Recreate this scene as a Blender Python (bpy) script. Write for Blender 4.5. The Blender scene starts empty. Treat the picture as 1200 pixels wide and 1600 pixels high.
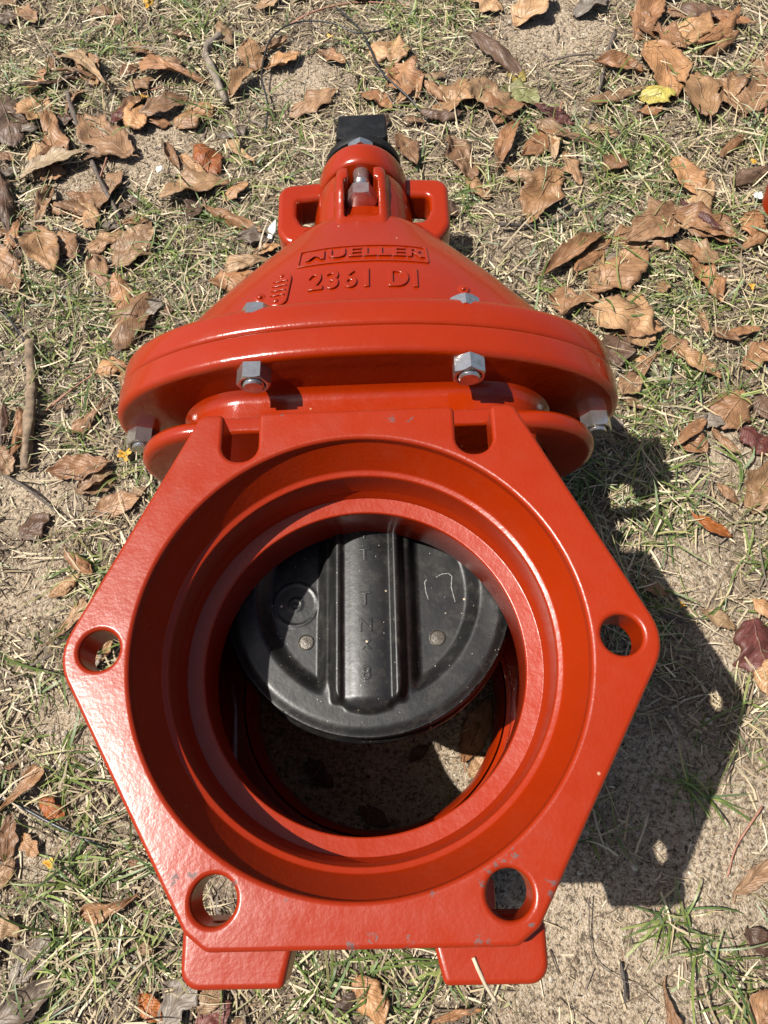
import bpy, bmesh, math, random
import numpy as np
from mathutils import Matrix, Vector, noise as mnoise

random.seed(7)
rng = np.random.default_rng(7)
scene = bpy.context.scene
COL = scene.collection

# ------------------------------------------------------------------ camera
cam_data = bpy.data.cameras.new("camera")
cam_data.sensor_fit = 'HORIZONTAL'
cam_data.sensor_width = 36.0
cam_data.lens = 36.0 * 1145.1 / 1200.0
cam_data.clip_start = 0.01
cam_data.clip_end = 200.0
cam = bpy.data.objects.new("camera", cam_data)
COL.objects.link(cam)
R = [[0.999173378881727, 0.03372139195225543, 0.02270300990783865],
     [-0.022572245306889532, 0.924690655802369, -0.38004958204633066],
     [-0.033809062037842175, 0.3792229671269758, 0.924687454509649]]
LIFT = 0.310                                     # height of the upper flange face above the soil
cam.matrix_world = Matrix([R[0] + [0.02653], R[1] + [-0.09035], R[2] + [0.41293 + LIFT], [0, 0, 0, 1]])
scene.camera = cam

# ------------------------------------------------------------------ world and sun
world = bpy.data.worlds.new("World")
scene.world = world
world.use_nodes = True
wn = world.node_tree
wn.nodes.clear()
sky = wn.nodes.new("ShaderNodeTexSky")
sky.sky_type = 'NISHITA'
sky.sun_disc = False
sky.dust_density = 3.0
SUN_EL, SUN_AZ = 60.0, 270.0
sky.sun_elevation = math.radians(SUN_EL)
sky.sun_rotation = math.radians(SUN_AZ)
bg = wn.nodes.new("ShaderNodeBackground")
bg.inputs['Strength'].default_value = 0.056
wo = wn.nodes.new("ShaderNodeOutputWorld")
wn.links.new(sky.outputs[0], bg.inputs['Color'])
wn.links.new(bg.outputs[0], wo.inputs['Surface'])
sun_data = bpy.data.lights.new("sun", 'SUN')
sun_data.energy = 5.0
sun_data.angle = math.radians(0.53)
sun_data.color = (1.0, 0.955, 0.88)
sun = bpy.data.objects.new("sun", sun_data)
COL.objects.link(sun)
to_sun = Vector((-0.500, -0.003, 0.866)).normalized()
sun.rotation_euler = to_sun.to_track_quat('Z', 'Y').to_euler()
sun.location = (-1.5, 0, 2.6)
scene.view_settings.view_transform = 'Standard'
scene.view_settings.look = 'None'
scene.view_settings.gamma = 1.0
scene.view_settings.use_curve_mapping = False
scene.view_settings.exposure = 0.86
scene.cycles.max_bounces = 8
scene.cycles.diffuse_bounces = 1

# ------------------------------------------------------------------ node helpers
def new_mat(name):
    m = bpy.data.materials.new(name)
    m.use_nodes = True
    nt = m.node_tree
    return m, nt, nt.nodes["Principled BSDF"], nt.nodes["Material Output"]

def N(nt, kind, **kw):
    n = nt.nodes.new(kind)
    for k, v in kw.items():
        if k == 'op': n.operation = v
        elif k == 'blend': n.blend_type = v
        else: setattr(n, k, v)
    return n

def setin(n, **kw):
    for k, v in kw.items():
        n.inputs[k.replace('_', ' ')].default_value = v
    return n

def tex_noise(nt, vec, scale, detail=4, rough=.55, dist=0):
    n = N(nt, "ShaderNodeTexNoise")
    nt.links.new(vec, n.inputs['Vector'])
    n.inputs['Scale'].default_value = scale
    n.inputs['Detail'].default_value = detail
    n.inputs['Roughness'].default_value = rough
    n.inputs['Distortion'].default_value = dist
    return n.outputs['Fac']

def ramp(nt, fac, a, b, c0=(0, 0, 0, 1), c1=(1, 1, 1, 1)):
    n = N(nt, "ShaderNodeValToRGB")
    n.color_ramp.elements[0].position = a
    n.color_ramp.elements[1].position = b
    n.color_ramp.elements[0].color = c0
    n.color_ramp.elements[1].color = c1
    nt.links.new(fac, n.inputs['Fac'])
    return n.outputs['Color']

def math_(nt, op, a, b=None):
    n = N(nt, "ShaderNodeMath", op=op)
    for i, v in enumerate((a, b)):
        if v is None: continue
        if isinstance(v, (int, float)): n.inputs[i].default_value = v
        else: nt.links.new(v, n.inputs[i])
    return n.outputs[0]

def mixc(nt, fac, a, b, blend='MIX'):
    n = N(nt, "ShaderNodeMix", data_type='RGBA')
    n.blend_type = blend
    for sock, v in ((n.inputs[0], fac), (n.inputs[6], a), (n.inputs[7], b)):
        if isinstance(v, (int, float)): sock.default_value = v
        elif isinstance(v, tuple): sock.default_value = v if len(v) == 4 else (*v, 1)
        else: nt.links.new(v, sock)
    return n.outputs[2]

def bump(nt, height, strength, distance, normal=None):
    n = N(nt, "ShaderNodeBump")
    n.inputs['Strength'].default_value = strength
    n.inputs['Distance'].default_value = distance
    nt.links.new(height, n.inputs['Height'])
    if normal is not None: nt.links.new(normal, n.inputs['Normal'])
    return n.outputs['Normal']

def spots(nt, pos, pts):
    """max over spheres (x, y, z, r in metres) of 1 - d/r : where paint has been knocked off"""
    cur = None
    for (x, y, z, r) in pts:
        d = N(nt, "ShaderNodeVectorMath", op='DISTANCE')
        nt.links.new(pos, d.inputs[0]); d.inputs[1].default_value = (x, y, z)
        v = math_(nt, 'SUBTRACT', 1.0, math_(nt, 'DIVIDE', d.outputs['Value'], r))
        cur = v if cur is None else math_(nt, 'MAXIMUM', cur, v)
    return cur

# ------------------------------------------------------------------ materials
def red_paint(name, orange_peel=.35, rough=(.27, .42), chips=None, coat=0, tone=(.222, .0145, .0003)):
    m, nt, b, out = new_mat(name)
    tc = N(nt, "ShaderNodeTexCoord").outputs['Object']
    big = tex_noise(nt, tc, 9, 3)
    mid = tex_noise(nt, tc, 60, 4)
    fine = tex_noise(nt, tc, 420, 3)
    c = mixc(nt, ramp(nt, big, .3, .7), (*[t * .93 for t in tone], 1), (tone[0] * 1.04, tone[1] * 1.1, tone[2] * 1.1, 1))
    c = mixc(nt, math_(nt, 'MULTIPLY', ramp(nt, mid, .52, .75), .18), c, (tone[0] * .82, tone[1] * 1.0, tone[2], 1))
    # pale dust lying on the paint, and sparse sand grains stuck to it
    dust = ramp(nt, tex_noise(nt, tc, 23, 6, .7), .55, .85)
    c = mixc(nt, math_(nt, 'MULTIPLY', dust, .07), c, (.28, .15, .10, 1))
    vor = N(nt, "ShaderNodeTexVoronoi"); vor.inputs['Scale'].default_value = 95
    nt.links.new(tc, vor.inputs['Vector'])
    g1 = ramp(nt, vor.outputs['Distance'], .06, .10, (1, 1, 1, 1), (0, 0, 0, 1))
    sep = N(nt, "ShaderNodeSeparateColor"); nt.links.new(vor.outputs['Color'], sep.inputs[0])
    grit = math_(nt, 'MULTIPLY', g1, math_(nt, 'GREATER_THAN', sep.outputs[0], .965))
    c = mixc(nt, math_(nt, 'MULTIPLY', grit, .7), c, (.36, .25, .15, 1))
    grime = ramp(nt, tex_noise(nt, tc, 14, 8, .75, .8), .60, .80)
    c = mixc(nt, math_(nt, 'MULTIPLY', grime, .30), c, (.09, .022, .010, 1))
    r = N(nt, "ShaderNodeMapRange")
    nt.links.new(mid, r.inputs[0])
    r.inputs[1].default_value, r.inputs[2].default_value = .3, .7
    r.inputs[3].default_value, r.inputs[4].default_value = rough
    rr = r.outputs[0]
    if chips:
        s = spots(nt, tc, chips)
        k = math_(nt, 'ADD', s, math_(nt, 'MULTIPLY', math_(nt, 'SUBTRACT', tex_noise(nt, tc, 210, 6, .72, .8), .5), 3.0))
        k = ramp(nt, k, .90, 1.0)
        k = math_(nt, 'MULTIPLY', k, math_(nt, 'GREATER_THAN', s, .02))
        grey = mixc(nt, tex_noise(nt, tc, 300, 2), (.025, .016, .014, 1), (.105, .075, .07, 1))
        c = mixc(nt, math_(nt, 'MULTIPLY', k, .85), c, grey)
        rr = math_(nt, 'ADD', rr, math_(nt, 'MULTIPLY', k, .25))
    nt.links.new(c, b.inputs['Base Color'])
    nt.links.new(rr, b.inputs['Roughness'])
    b.inputs['Specular IOR Level'].default_value = .4
    b.inputs['Coat Weight'].default_value = coat; b.inputs['Coat Roughness'].default_value = .06
    h = math_(nt, 'ADD', math_(nt, 'MULTIPLY', tex_noise(nt, tc, 150, 2, .5), 1.0), math_(nt, 'MULTIPLY', fine, .9))
    h = math_(nt, 'ADD', h, math_(nt, 'MULTIPLY', tex_noise(nt, tc, 38, 2), 1.6))
    nt.links.new(bump(nt, h, orange_peel, .0016), b.inputs['Normal'])
    return m

CHIPS = [(.0779, -.1112, .305, .011), (.0738, -.1135, .305, .010), (.0688, -.1154, .305, .010), (.0650, -.1189, .305, .009), (.0620, -.1234, .305, .008), (.0364, -.1278, .305, .006),
         (.0848, -.1428, .305, .006), (.0577, -.1483, .305, .009), (.0630, -.1487, .305, .007), (.0968, -.1247, .305, .008), (.0954, -.1290, .305, .006), (-.0958, -.1194, .305, .010),
         (-.0855, -.1176, .305, .008), (-.0645, -.1221, .305, .008), (-.0382, -.1292, .305, .005), (.0050, -.1490, .304, .012), (-.0065, -.1490, .304, .012), (.0239, -.1488, .304, .010),
         (.0228, .1427, .305, .010), (.0343, .1431, .305, .007), (-.0484, .1499, .305, .004)]
M = {}
M['flange'] = red_paint('red_flange_paint', .09, (.26, .37), CHIPS)
M['paint'] = red_paint('red_gloss_paint', .12, (.15, .27), coat=.3)
M['socket'] = red_paint('red_socket_paint', .10, (.26, .36))

def metal(name, col, rough, dirt=(.30, .12, .07), dirt_amt=.3):
    m, nt, b, out = new_mat(name)
    tc = N(nt, "ShaderNodeTexCoord").outputs['Object']
    n1 = tex_noise(nt, tc, 160, 5, .6); n2 = tex_noise(nt, tc, 900, 3)
    c = mixc(nt, ramp(nt, n1, .4, .75), (*col, 1), tuple(x * .62 for x in col) + (1,))
    c = mixc(nt, math_(nt, 'MULTIPLY', ramp(nt, tex_noise(nt, tc, 90, 4), .5, .8), dirt_amt), c, (*dirt, 1))
    nt.links.new(c, b.inputs['Base Color'])
    b.inputs['Metallic'].default_value = .9
    nt.links.new(math_(nt, 'ADD', math_(nt, 'MULTIPLY', n1, .18), rough), b.inputs['Roughness'])
    nt.links.new(bump(nt, math_(nt, 'ADD', n1, math_(nt, 'MULTIPLY', n2, .4)), .35, .0005), b.inputs['Normal'])
    return m
M['steel'] = metal('bright_stainless', (.58, .565, .54), .12, dirt_amt=.22)
M['steel_red'] = metal('steel_with_red_overspray', (.56, .40, .36), .26, (.40, .08, .05), .75)

def black_paint():
    m, nt, b, out = new_mat('black_paint')
    tc = N(nt, "ShaderNodeTexCoord").outputs['Object']
    n = tex_noise(nt, tc, 700, 3)
    nt.links.new(mixc(nt, ramp(nt, tex_noise(nt, tc, 80, 4), .45, .8), (.006, .006, .0065, 1), (.016, .016, .016, 1)), b.inputs['Base Color'])
    b.inputs['Roughness'].default_value = .5
    b.inputs['Specular IOR Level'].default_value = .25
    nt.links.new(bump(nt, math_(nt, 'ADD', n, math_(nt, 'MULTIPLY', tex_noise(nt, tc, 180, 3), 1.2)), .6, .0008), b.inputs['Normal'])
    return m
M['black'] = black_paint()

def rubber():
    m, nt, b, out = new_mat('gate_rubber')
    tc = N(nt, "ShaderNodeTexCoord").outputs['Object']
    c = mixc(nt, ramp(nt, tex_noise(nt, tc, 22, 6, .65), .35, .75), (.006, .0061, .0064, 1), (.0145, .0143, .014, 1))
    dust = ramp(nt, tex_noise(nt, tc, 110, 6, .75), .50, .9)
    c = mixc(nt, math_(nt, 'MULTIPLY', dust, .34), c, (.13, .115, .095, 1))
    for sc, thr, col in ((140, .90, (.52, .42, .30, 1)), (420, .93, (.45, .40, .34, 1))):
        vor = N(nt, "ShaderNodeTexVoronoi"); vor.inputs['Scale'].default_value = sc
        nt.links.new(tc, vor.inputs['Vector'])
        g1 = ramp(nt, vor.outputs['Distance'], .10, .16, (1, 1, 1, 1), (0, 0, 0, 1))
        sep = N(nt, "ShaderNodeSeparateColor"); nt.links.new(vor.outputs['Color'], sep.inputs[0])
        c = mixc(nt, math_(nt, 'MULTIPLY', g1, math_(nt, 'MULTIPLY', math_(nt, 'GREATER_THAN', sep.outputs[0], thr), .8)), c, col)
    nt.links.new(c, b.inputs['Base Color'])
    nt.links.new(math_(nt, 'ADD', .26, math_(nt, 'MULTIPLY', tex_noise(nt, tc, 45, 4), .30)), b.inputs['Roughness'])
    b.inputs['Specular IOR Level'].default_value = .38
    nt.links.new(bump(nt, tex_noise(nt, tc, 260, 4), .25, .0006), b.inputs['Normal'])
    return m
M['rubber'] = rubber()

def plain(name, col, rough, bscale=300, bstr=.3, var=.3, metallic=0):
    m, nt, b, out = new_mat(name)
    tc = N(nt, "ShaderNodeTexCoord").outputs['Object']
    n = tex_noise(nt, tc, bscale * .4, 5, .6)
    nt.links.new(mixc(nt, ramp(nt, n, .3, .75), tuple(x * (1 - var) for x in col) + (1,), tuple(min(1, x * (1 + var)) for x in col) + (1,)), b.inputs['Base Color'])
    b.inputs['Roughness'].default_value = rough
    b.inputs['Metallic'].default_value = metallic
    nt.links.new(bump(nt, tex_noise(nt, tc, bscale, 4), bstr, .0008), b.inputs['Normal'])
    return m
M['brass'] = plain('worn_brass_plug', (.07, .06, .048), .4, 900, .4, .35, .4)
M['chalk'] = plain('white_chalk', (.20, .20, .19), .9)
M['dark'] = plain('twig_dark', (.085, .065, .052), .8, 500, .8, .5)
M['pale'] = plain('stalk_pale', (.42, .33, .23), .8, 500, .6)
M['bark'] = plain('bark_grey', (.19, .155, .12), .9, 350, 1.0, .5)
M['barkb'] = plain('bark_brown', (.17, .12, .078), .9, 250, 1.0, .6)
M['blackwood'] = plain('charred_wood', (.045, .036, .03), .7, 500, .8)
M['redstem'] = plain('red_stem', (.24, .11, .07), .65, 600, .4)
M['wire'] = plain('black_wire_jacket', (.016, .017, .019), .4, 900, .2)
M['petal'] = plain('yellow_petal', (.42, .22, .02), .6, 500, .3, .25)
M['white'] = plain('white_bits', (.62, .61, .57), .7, 500, .2, .08)

def leaf_mat():
    m, nt, b, out = new_mat('dry_leaf')
    oi = N(nt, "ShaderNodeObjectInfo")
    tc = N(nt, "ShaderNodeTexCoord")
    uv = N(nt, "ShaderNodeSeparateXYZ"); nt.links.new(tc.outputs['UV'], uv.inputs[0])
    obj = N(nt, "ShaderNodeVectorMath", op='ADD'); nt.links.new(tc.outputs['Object'], obj.inputs[0]); nt.links.new(oi.outputs['Location'], obj.inputs[1])
    p = obj.outputs[0]
    av = math_(nt, 'ABSOLUTE', math_(nt, 'SUBTRACT', uv.outputs['Y'], .5))
    mid = ramp(nt, av, .008, .026, (1, 1, 1, 1), (0, 0, 0, 1))
    # side veins leave the midrib at an angle
    sv = math_(nt, 'SUBTRACT', math_(nt, 'MULTIPLY', uv.outputs['X'], math_(nt, 'ADD', 6.0, math_(nt, 'MULTIPLY', oi.outputs['Random'], 6.0))), math_(nt, 'MULTIPLY', av, 7.0))
    sv = math_(nt, 'ABSOLUTE', math_(nt, 'SUBTRACT', math_(nt, 'FRACT', sv), .5))
    sv = ramp(nt, sv, .03, .09, (1, 1, 1, 1), (0, 0, 0, 1))
    n1 = tex_noise(nt, p, 38, 5, .6); n2 = tex_noise(nt, p, 170, 5, .65)
    dk = mixc(nt, 1.0, oi.outputs['Color'], (.50, .44, .40, 1), 'MULTIPLY')
    c = mixc(nt, ramp(nt, n1, .35, .72), oi.outputs['Color'], dk)
    c = mixc(nt, math_(nt, 'MULTIPLY', ramp(nt, n2, .55, .8), .45), c, mixc(nt, 1.0, oi.outputs['Color'], (.34, .28, .25, 1), 'MULTIPLY'))
    c = mixc(nt, math_(nt, 'MULTIPLY', mid, .22), c, (.34, .23, .13, 1))
    c = mixc(nt, math_(nt, 'MULTIPLY', sv, .12), c, (.10, .055, .03, 1))
    edge = ramp(nt, av, .36, .50)
    c = mixc(nt, math_(nt, 'MULTIPLY', edge, math_(nt, 'MULTIPLY', n2, .8)), c, (.07, .036, .02, 1))
    blot = ramp(nt, tex_noise(nt, p, 75, 3, .5), .66, .72)
    c = mixc(nt, math_(nt, 'MULTIPLY', blot, .55), c, (.06, .032, .02, 1))
    nt.links.new(c, b.inputs['Base Color'])
    nt.links.new(math_(nt, 'ADD', .38, math_(nt, 'MULTIPLY', n2, .3)), b.inputs['Roughness'])
    h = math_(nt, 'ADD', math_(nt, 'MULTIPLY', n2, .5), math_(nt, 'ADD', math_(nt, 'MULTIPLY', mid, 1.0), math_(nt, 'MULTIPLY', sv, .5)))
    nt.links.new(bump(nt, math_(nt, 'ADD', h, math_(nt, 'MULTIPLY', n1, 3.0)), .8, .0013), b.inputs['Normal'])
    tr = N(nt, "ShaderNodeBsdfTranslucent"); nt.links.new(c, tr.inputs['Color'])
    mx = N(nt, "ShaderNodeMixShader"); mx.inputs[0].default_value = .16
    nt.links.new(b.outputs[0], mx.inputs[1]); nt.links.new(tr.outputs[0], mx.inputs[2]); nt.links.new(mx.outputs[0], out.inputs['Surface'])
    return m
M['leaf'] = leaf_mat()

def grass_mat(name, rough, transl):
    m, nt, b, out = new_mat(name)
    a = N(nt, "ShaderNodeAttribute"); a.attribute_name = 'col'
    nt.links.new(a.outputs['Color'], b.inputs['Base Color'])
    b.inputs['Roughness'].default_value = rough
    tr = N(nt, "ShaderNodeBsdfTranslucent"); nt.links.new(a.outputs['Color'], tr.inputs['Color'])
    mx = N(nt, "ShaderNodeMixShader"); mx.inputs[0].default_value = transl
    nt.links.new(b.outputs[0], mx.inputs[1]); nt.links.new(tr.outputs[0], mx.inputs[2]); nt.links.new(mx.outputs[0], out.inputs['Surface'])
    return m
M['straw'] = grass_mat('dry_straw', .55, .12)
M['grass'] = grass_mat('green_grass', .45, .25)

def soil():
    m, nt, b, out = new_mat('sandy_soil')
    tc = N(nt, "ShaderNodeTexCoord").outputs['Object']
    a = tex_noise(nt, tc, 7, 5, .6); g = tex_noise(nt, tc, 260, 4, .7); g2 = tex_noise(nt, tc, 620, 3, .6); k = tex_noise(nt, tc, 60, 6, .7)
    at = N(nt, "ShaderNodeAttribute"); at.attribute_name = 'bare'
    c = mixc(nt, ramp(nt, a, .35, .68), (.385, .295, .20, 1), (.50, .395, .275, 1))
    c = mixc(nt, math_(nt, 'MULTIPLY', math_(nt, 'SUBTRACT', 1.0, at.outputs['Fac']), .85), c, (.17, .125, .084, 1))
    c = mixc(nt, math_(nt, 'MULTIPLY', ramp(nt, k, .50, .68), .5), c, (.20, .15, .105, 1))
    c = mixc(nt, ramp(nt, g, .53, .63), c, (.50, .425, .33, 1))
    c = mixc(nt, math_(nt, 'MULTIPLY', ramp(nt, g,   .38, .49, (1, 1, 1, 1), (0, 0, 0, 1)), .85), c, (.06, .045, .033, 1))
    c = mixc(nt, math_(nt, 'MULTIPLY', ramp(nt, g2, .34, .46, (1, 1, 1, 1), (0, 0, 0, 1)), .6), c, (.075, .055, .04, 1))
    c = mixc(nt, math_(nt, 'MULTIPLY', ramp(nt, g2, .58, .70), .6), c, (.60, .53, .43, 1))
    nt.links.new(c, b.inputs['Base Color'])
    b.inputs['Roughness'].default_value = .95
    b.inputs['Specular IOR Level'].default_value = .2
    h = math_(nt, 'ADD', math_(nt, 'MULTIPLY', k, 2.2), math_(nt, 'ADD', math_(nt, 'MULTIPLY', g, 1.0), math_(nt, 'MULTIPLY', g2, .6)))
    nt.links.new(bump(nt, h, 1.0, .0045), b.inputs['Normal'])
    return m
M['soil'] = soil()

# ------------------------------------------------------------------ mesh helpers
def tag(o, label=None, cat=None, group=None, kind=None):
    for k, v in (('label', label), ('category', cat), ('group', group), ('kind', kind)):
        if v: o[k] = v
    return o

def link_mesh(name, me, mat, parent=None):
    o = bpy.data.objects.new(name, me)
    COL.objects.link(o)
    if mat is not None and not me.materials: me.materials.append(mat)
    if parent is not None: o.parent = parent
    return o

def finish(me, sharp=35):
    me.validate(); me.update()
    me.shade_smooth()
    if sharp: me.set_sharp_from_angle(angle=math.radians(sharp))

def mk(name, verts, faces, mat, parent=None, sharp=35, scale=.001, weighted=False):
    me = bpy.data.meshes.new(name)
    me.from_pydata([tuple(c * scale for c in v) for v in verts], [], faces)
    finish(me, sharp)
    o = link_mesh(name, me, mat, parent)
    if weighted:
        w = o.modifiers.new('weighted', 'WEIGHTED_NORMAL'); w.keep_sharp = True; w.weight = 80
    return o

ZT = 305.0     # valve drawings have z = 0 on the upper flange face; the base of the valve is z = -305
def up(v): return (v[0], v[1], v[2] + ZT)

class MB:
    """collects pieces of one part (mm, valve drawing coordinates)"""
    def __init__(s): s.v = []; s.f = []
    def add(s, v, f):
        n = len(s.v); s.v += [tuple(p) for p in v]; s.f += [tuple(i + n for i in q) for q in f]; return s
    def rings(s, rings, cap0=True, cap1=True, closed=True):
        n = len(rings[0]); v = [p for r in rings for p in r]; f = []
        for k in range(len(rings) - 1):
            for i in range(n if closed else n - 1):
                j = (i + 1) % n
                f.append((k * n + i, k * n + j, (k + 1) * n + j, (k + 1) * n + i))
        if cap0: f.append(tuple(range(n))[::-1])
        if cap1: f.append(tuple((len(rings) - 1) * n + i for i in range(n)))
        return s.add(v, f)
    def build(s, name, mat, parent=None, sharp=35, weighted=False):
        return mk(name, [up(p) for p in s.v], s.f, mat, parent, sharp, weighted=weighted)

def lathe_z(profile, n=160, cx=0, cy=0):
    return [[(cx + r * math.cos(2 * math.pi * i / n), cy + r * math.sin(2 * math.pi * i / n), z) for i in range(n)] for r, z in profile]

def lathe_y(profile, n=64, cx=0, cz=-152.5):
    return [[(cx + r * math.cos(2 * math.pi * i / n), y, cz - r * math.sin(2 * math.pi * i / n)) for i in range(n)] for r, y in profile]

ZC = -152.5
def sup_ring(y, A, B, e, n=192):
    out = []
    for i in range(n):
        t = 2 * math.pi * i / n
        c, s = math.cos(t), math.sin(t)
        out.append((A * math.copysign(abs(c) ** (2 / e), c), y, ZC - B * math.copysign(abs(s) ** (2 / e), s)))
    return out

def arc(cx, cy, r, a0, a1, n):
    return [(cx + r * math.cos(math.radians(a0 + (a1 - a0) * i / n)), cy + r * math.sin(math.radians(a0 + (a1 - a0) * i / n))) for i in range(n + 1)]

def round_poly(pts, seg=6):
    """pts (x, y, radius) counter-clockwise -> polyline with filleted corners"""
    out = []; n = len(pts)
    for i in range(n):
        x, y, r = pts[i]
        if r <= 0: out.append((x, y)); continue
        p = Vector((x, y)); a = Vector(pts[i - 1][:2]) - p; b = Vector(pts[(i + 1) % n][:2]) - p
        a.normalize(); b.normalize()
        ang = a.angle(b) / 2
        d = r / math.tan(ang)
        c = p + (a + b).normalized() * (r / math.sin(ang))
        s0 = p + a * d; s1 = p + b * d
        a0 = math.atan2(s0.y - c.y, s0.x - c.x); a1 = math.atan2(s1.y - c.y, s1.x - c.x)
        da = (a1 - a0 + math.pi) % (2 * math.pi) - math.pi
        k = max(2, int(seg * abs(da) / (math.pi / 2)) + 1)
        for j in range(k + 1):
            t = a0 + da * j / k
            out.append((c.x + r * math.cos(t), c.y + r * math.sin(t)))
    return out

def inset(loop, d):
    """move a ccw loop inwards by d"""
    n = len(loop); out = []
    for i in range(n):
        p0 = Vector(loop[i - 1]); p = Vector(loop[i]); p1 = Vector(loop[(i + 1) % n])
        e0 = (p - p0); e1 = (p1 - p)
        if e0.length < 1e-9 or e1.length < 1e-9: out.append(tuple(p)); continue
        n0 = Vector((-e0.y, e0.x)).normalized(); n1 = Vector((-e1.y, e1.x)).normalized()
        m = n0 + n1
        m = m / max(.3, m.dot(n0)) if m.length > 1e-6 else n0
        out.append((p.x + m.x * d, p.y + m.y * d))
    return out

def plate(outline, holes, z0, z1, bev, seg=5, hole_walls=True, to3=None):
    """flat casting with holes and rounded edges; outline ccw, holes ccw too. returns (verts, faces)"""
    bm = bmesh.new()
    to3 = to3 or (lambda x, y, z: (x, y, z))
    prof = [(0 if bev == 0 else bev * (1 - math.sin(math.pi / 2 * k / seg)), bev * (1 - math.cos(math.pi / 2 * k / seg))) for k in range(seg + 1)]
    # (inset, drop): k=0 -> cap edge, k=seg -> wall
    def side(loop, sign):
        rows = []
        for ins, dr in prof:
            rows.append([bm.verts.new(to3(x, y, z1 - dr)) for x, y in inset(loop, sign * ins)])
        for ins, dr in reversed(prof):
            rows.append([bm.verts.new(to3(x, y, z0 + dr)) for x, y in inset(loop, sign * ins)])
        n = len(loop)
        for k in range(len(rows) - 1):
            for i in range(n):
                j = (i + 1) % n
                q = (rows[k][i], rows[k + 1][i], rows[k + 1][j], rows[k][j])
                bm.faces.new(q if sign > 0 else q[::-1])
        return rows[0], rows[-1]
    tops, bots = [], []
    t, b_ = side(outline, 1); tops.append(t); bots.append(b_)
    for h in holes:
        if hole_walls:
            t, b_ = side(h, -1)
        else:
            t = [bm.verts.new(to3(x, y, z1)) for x, y in h]; b_ = [bm.verts.new(to3(x, y, z0)) for x, y in h]
        tops.append(t); bots.append(b_)
    for loops in (tops, bots):
        es = []
        for l in loops:
            for i in range(len(l)):
                a, c = l[i], l[(i + 1) % len(l)]
                e = bm.edges.get((a, c)) or bm.edges.new((a, c))
                es.append(e)
        bmesh.ops.triangle_fill(bm, use_beauty=True, use_dissolve=False, edges=es)
    bmesh.ops.recalc_face_normals(bm, faces=bm.faces)
    bm.verts.index_update()
    v = [tuple(p.co) for p in bm.verts]; f = [tuple(q.index for q in fa.verts) for fa in bm.faces]
    bm.free()
    return v, f

def hexnut(af, h, cx, cz, y0, y1, cham=True):
    """hexagon prism along y, chamfered at the y1 end"""
    n = 96; top = []; bot = []; cap = []
    s = 1 if y1 > y0 else -1
    for i in range(n):
        t = 2 * math.pi * i / n
        k = (t + math.pi / 6) % (math.pi / 3) - math.pi / 6
        r = af / 2 / math.cos(k)
        dz = (r - af / 2 * .97) * .55
        c, sn = math.cos(t + math.pi / 6 * 0), math.sin(t)
        bot.append((cx + r * c, y0, cz + r * sn))
        top.append((cx + r * c, y1 - s * dz, cz + r * sn))
        cap.append((cx + af / 2 * .95 * c, y1, cz + af / 2 * .95 * sn))
    m = MB(); m.rings([bot, top, cap])
    return m

def baked(name, ob):
    """apply an object's modifiers and return the mesh"""
    dg = bpy.context.evaluated_depsgraph_get(); dg.update()
    me = bpy.data.meshes.new_from_object(ob.evaluated_get(dg))
    me.name = name
    return me

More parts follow.
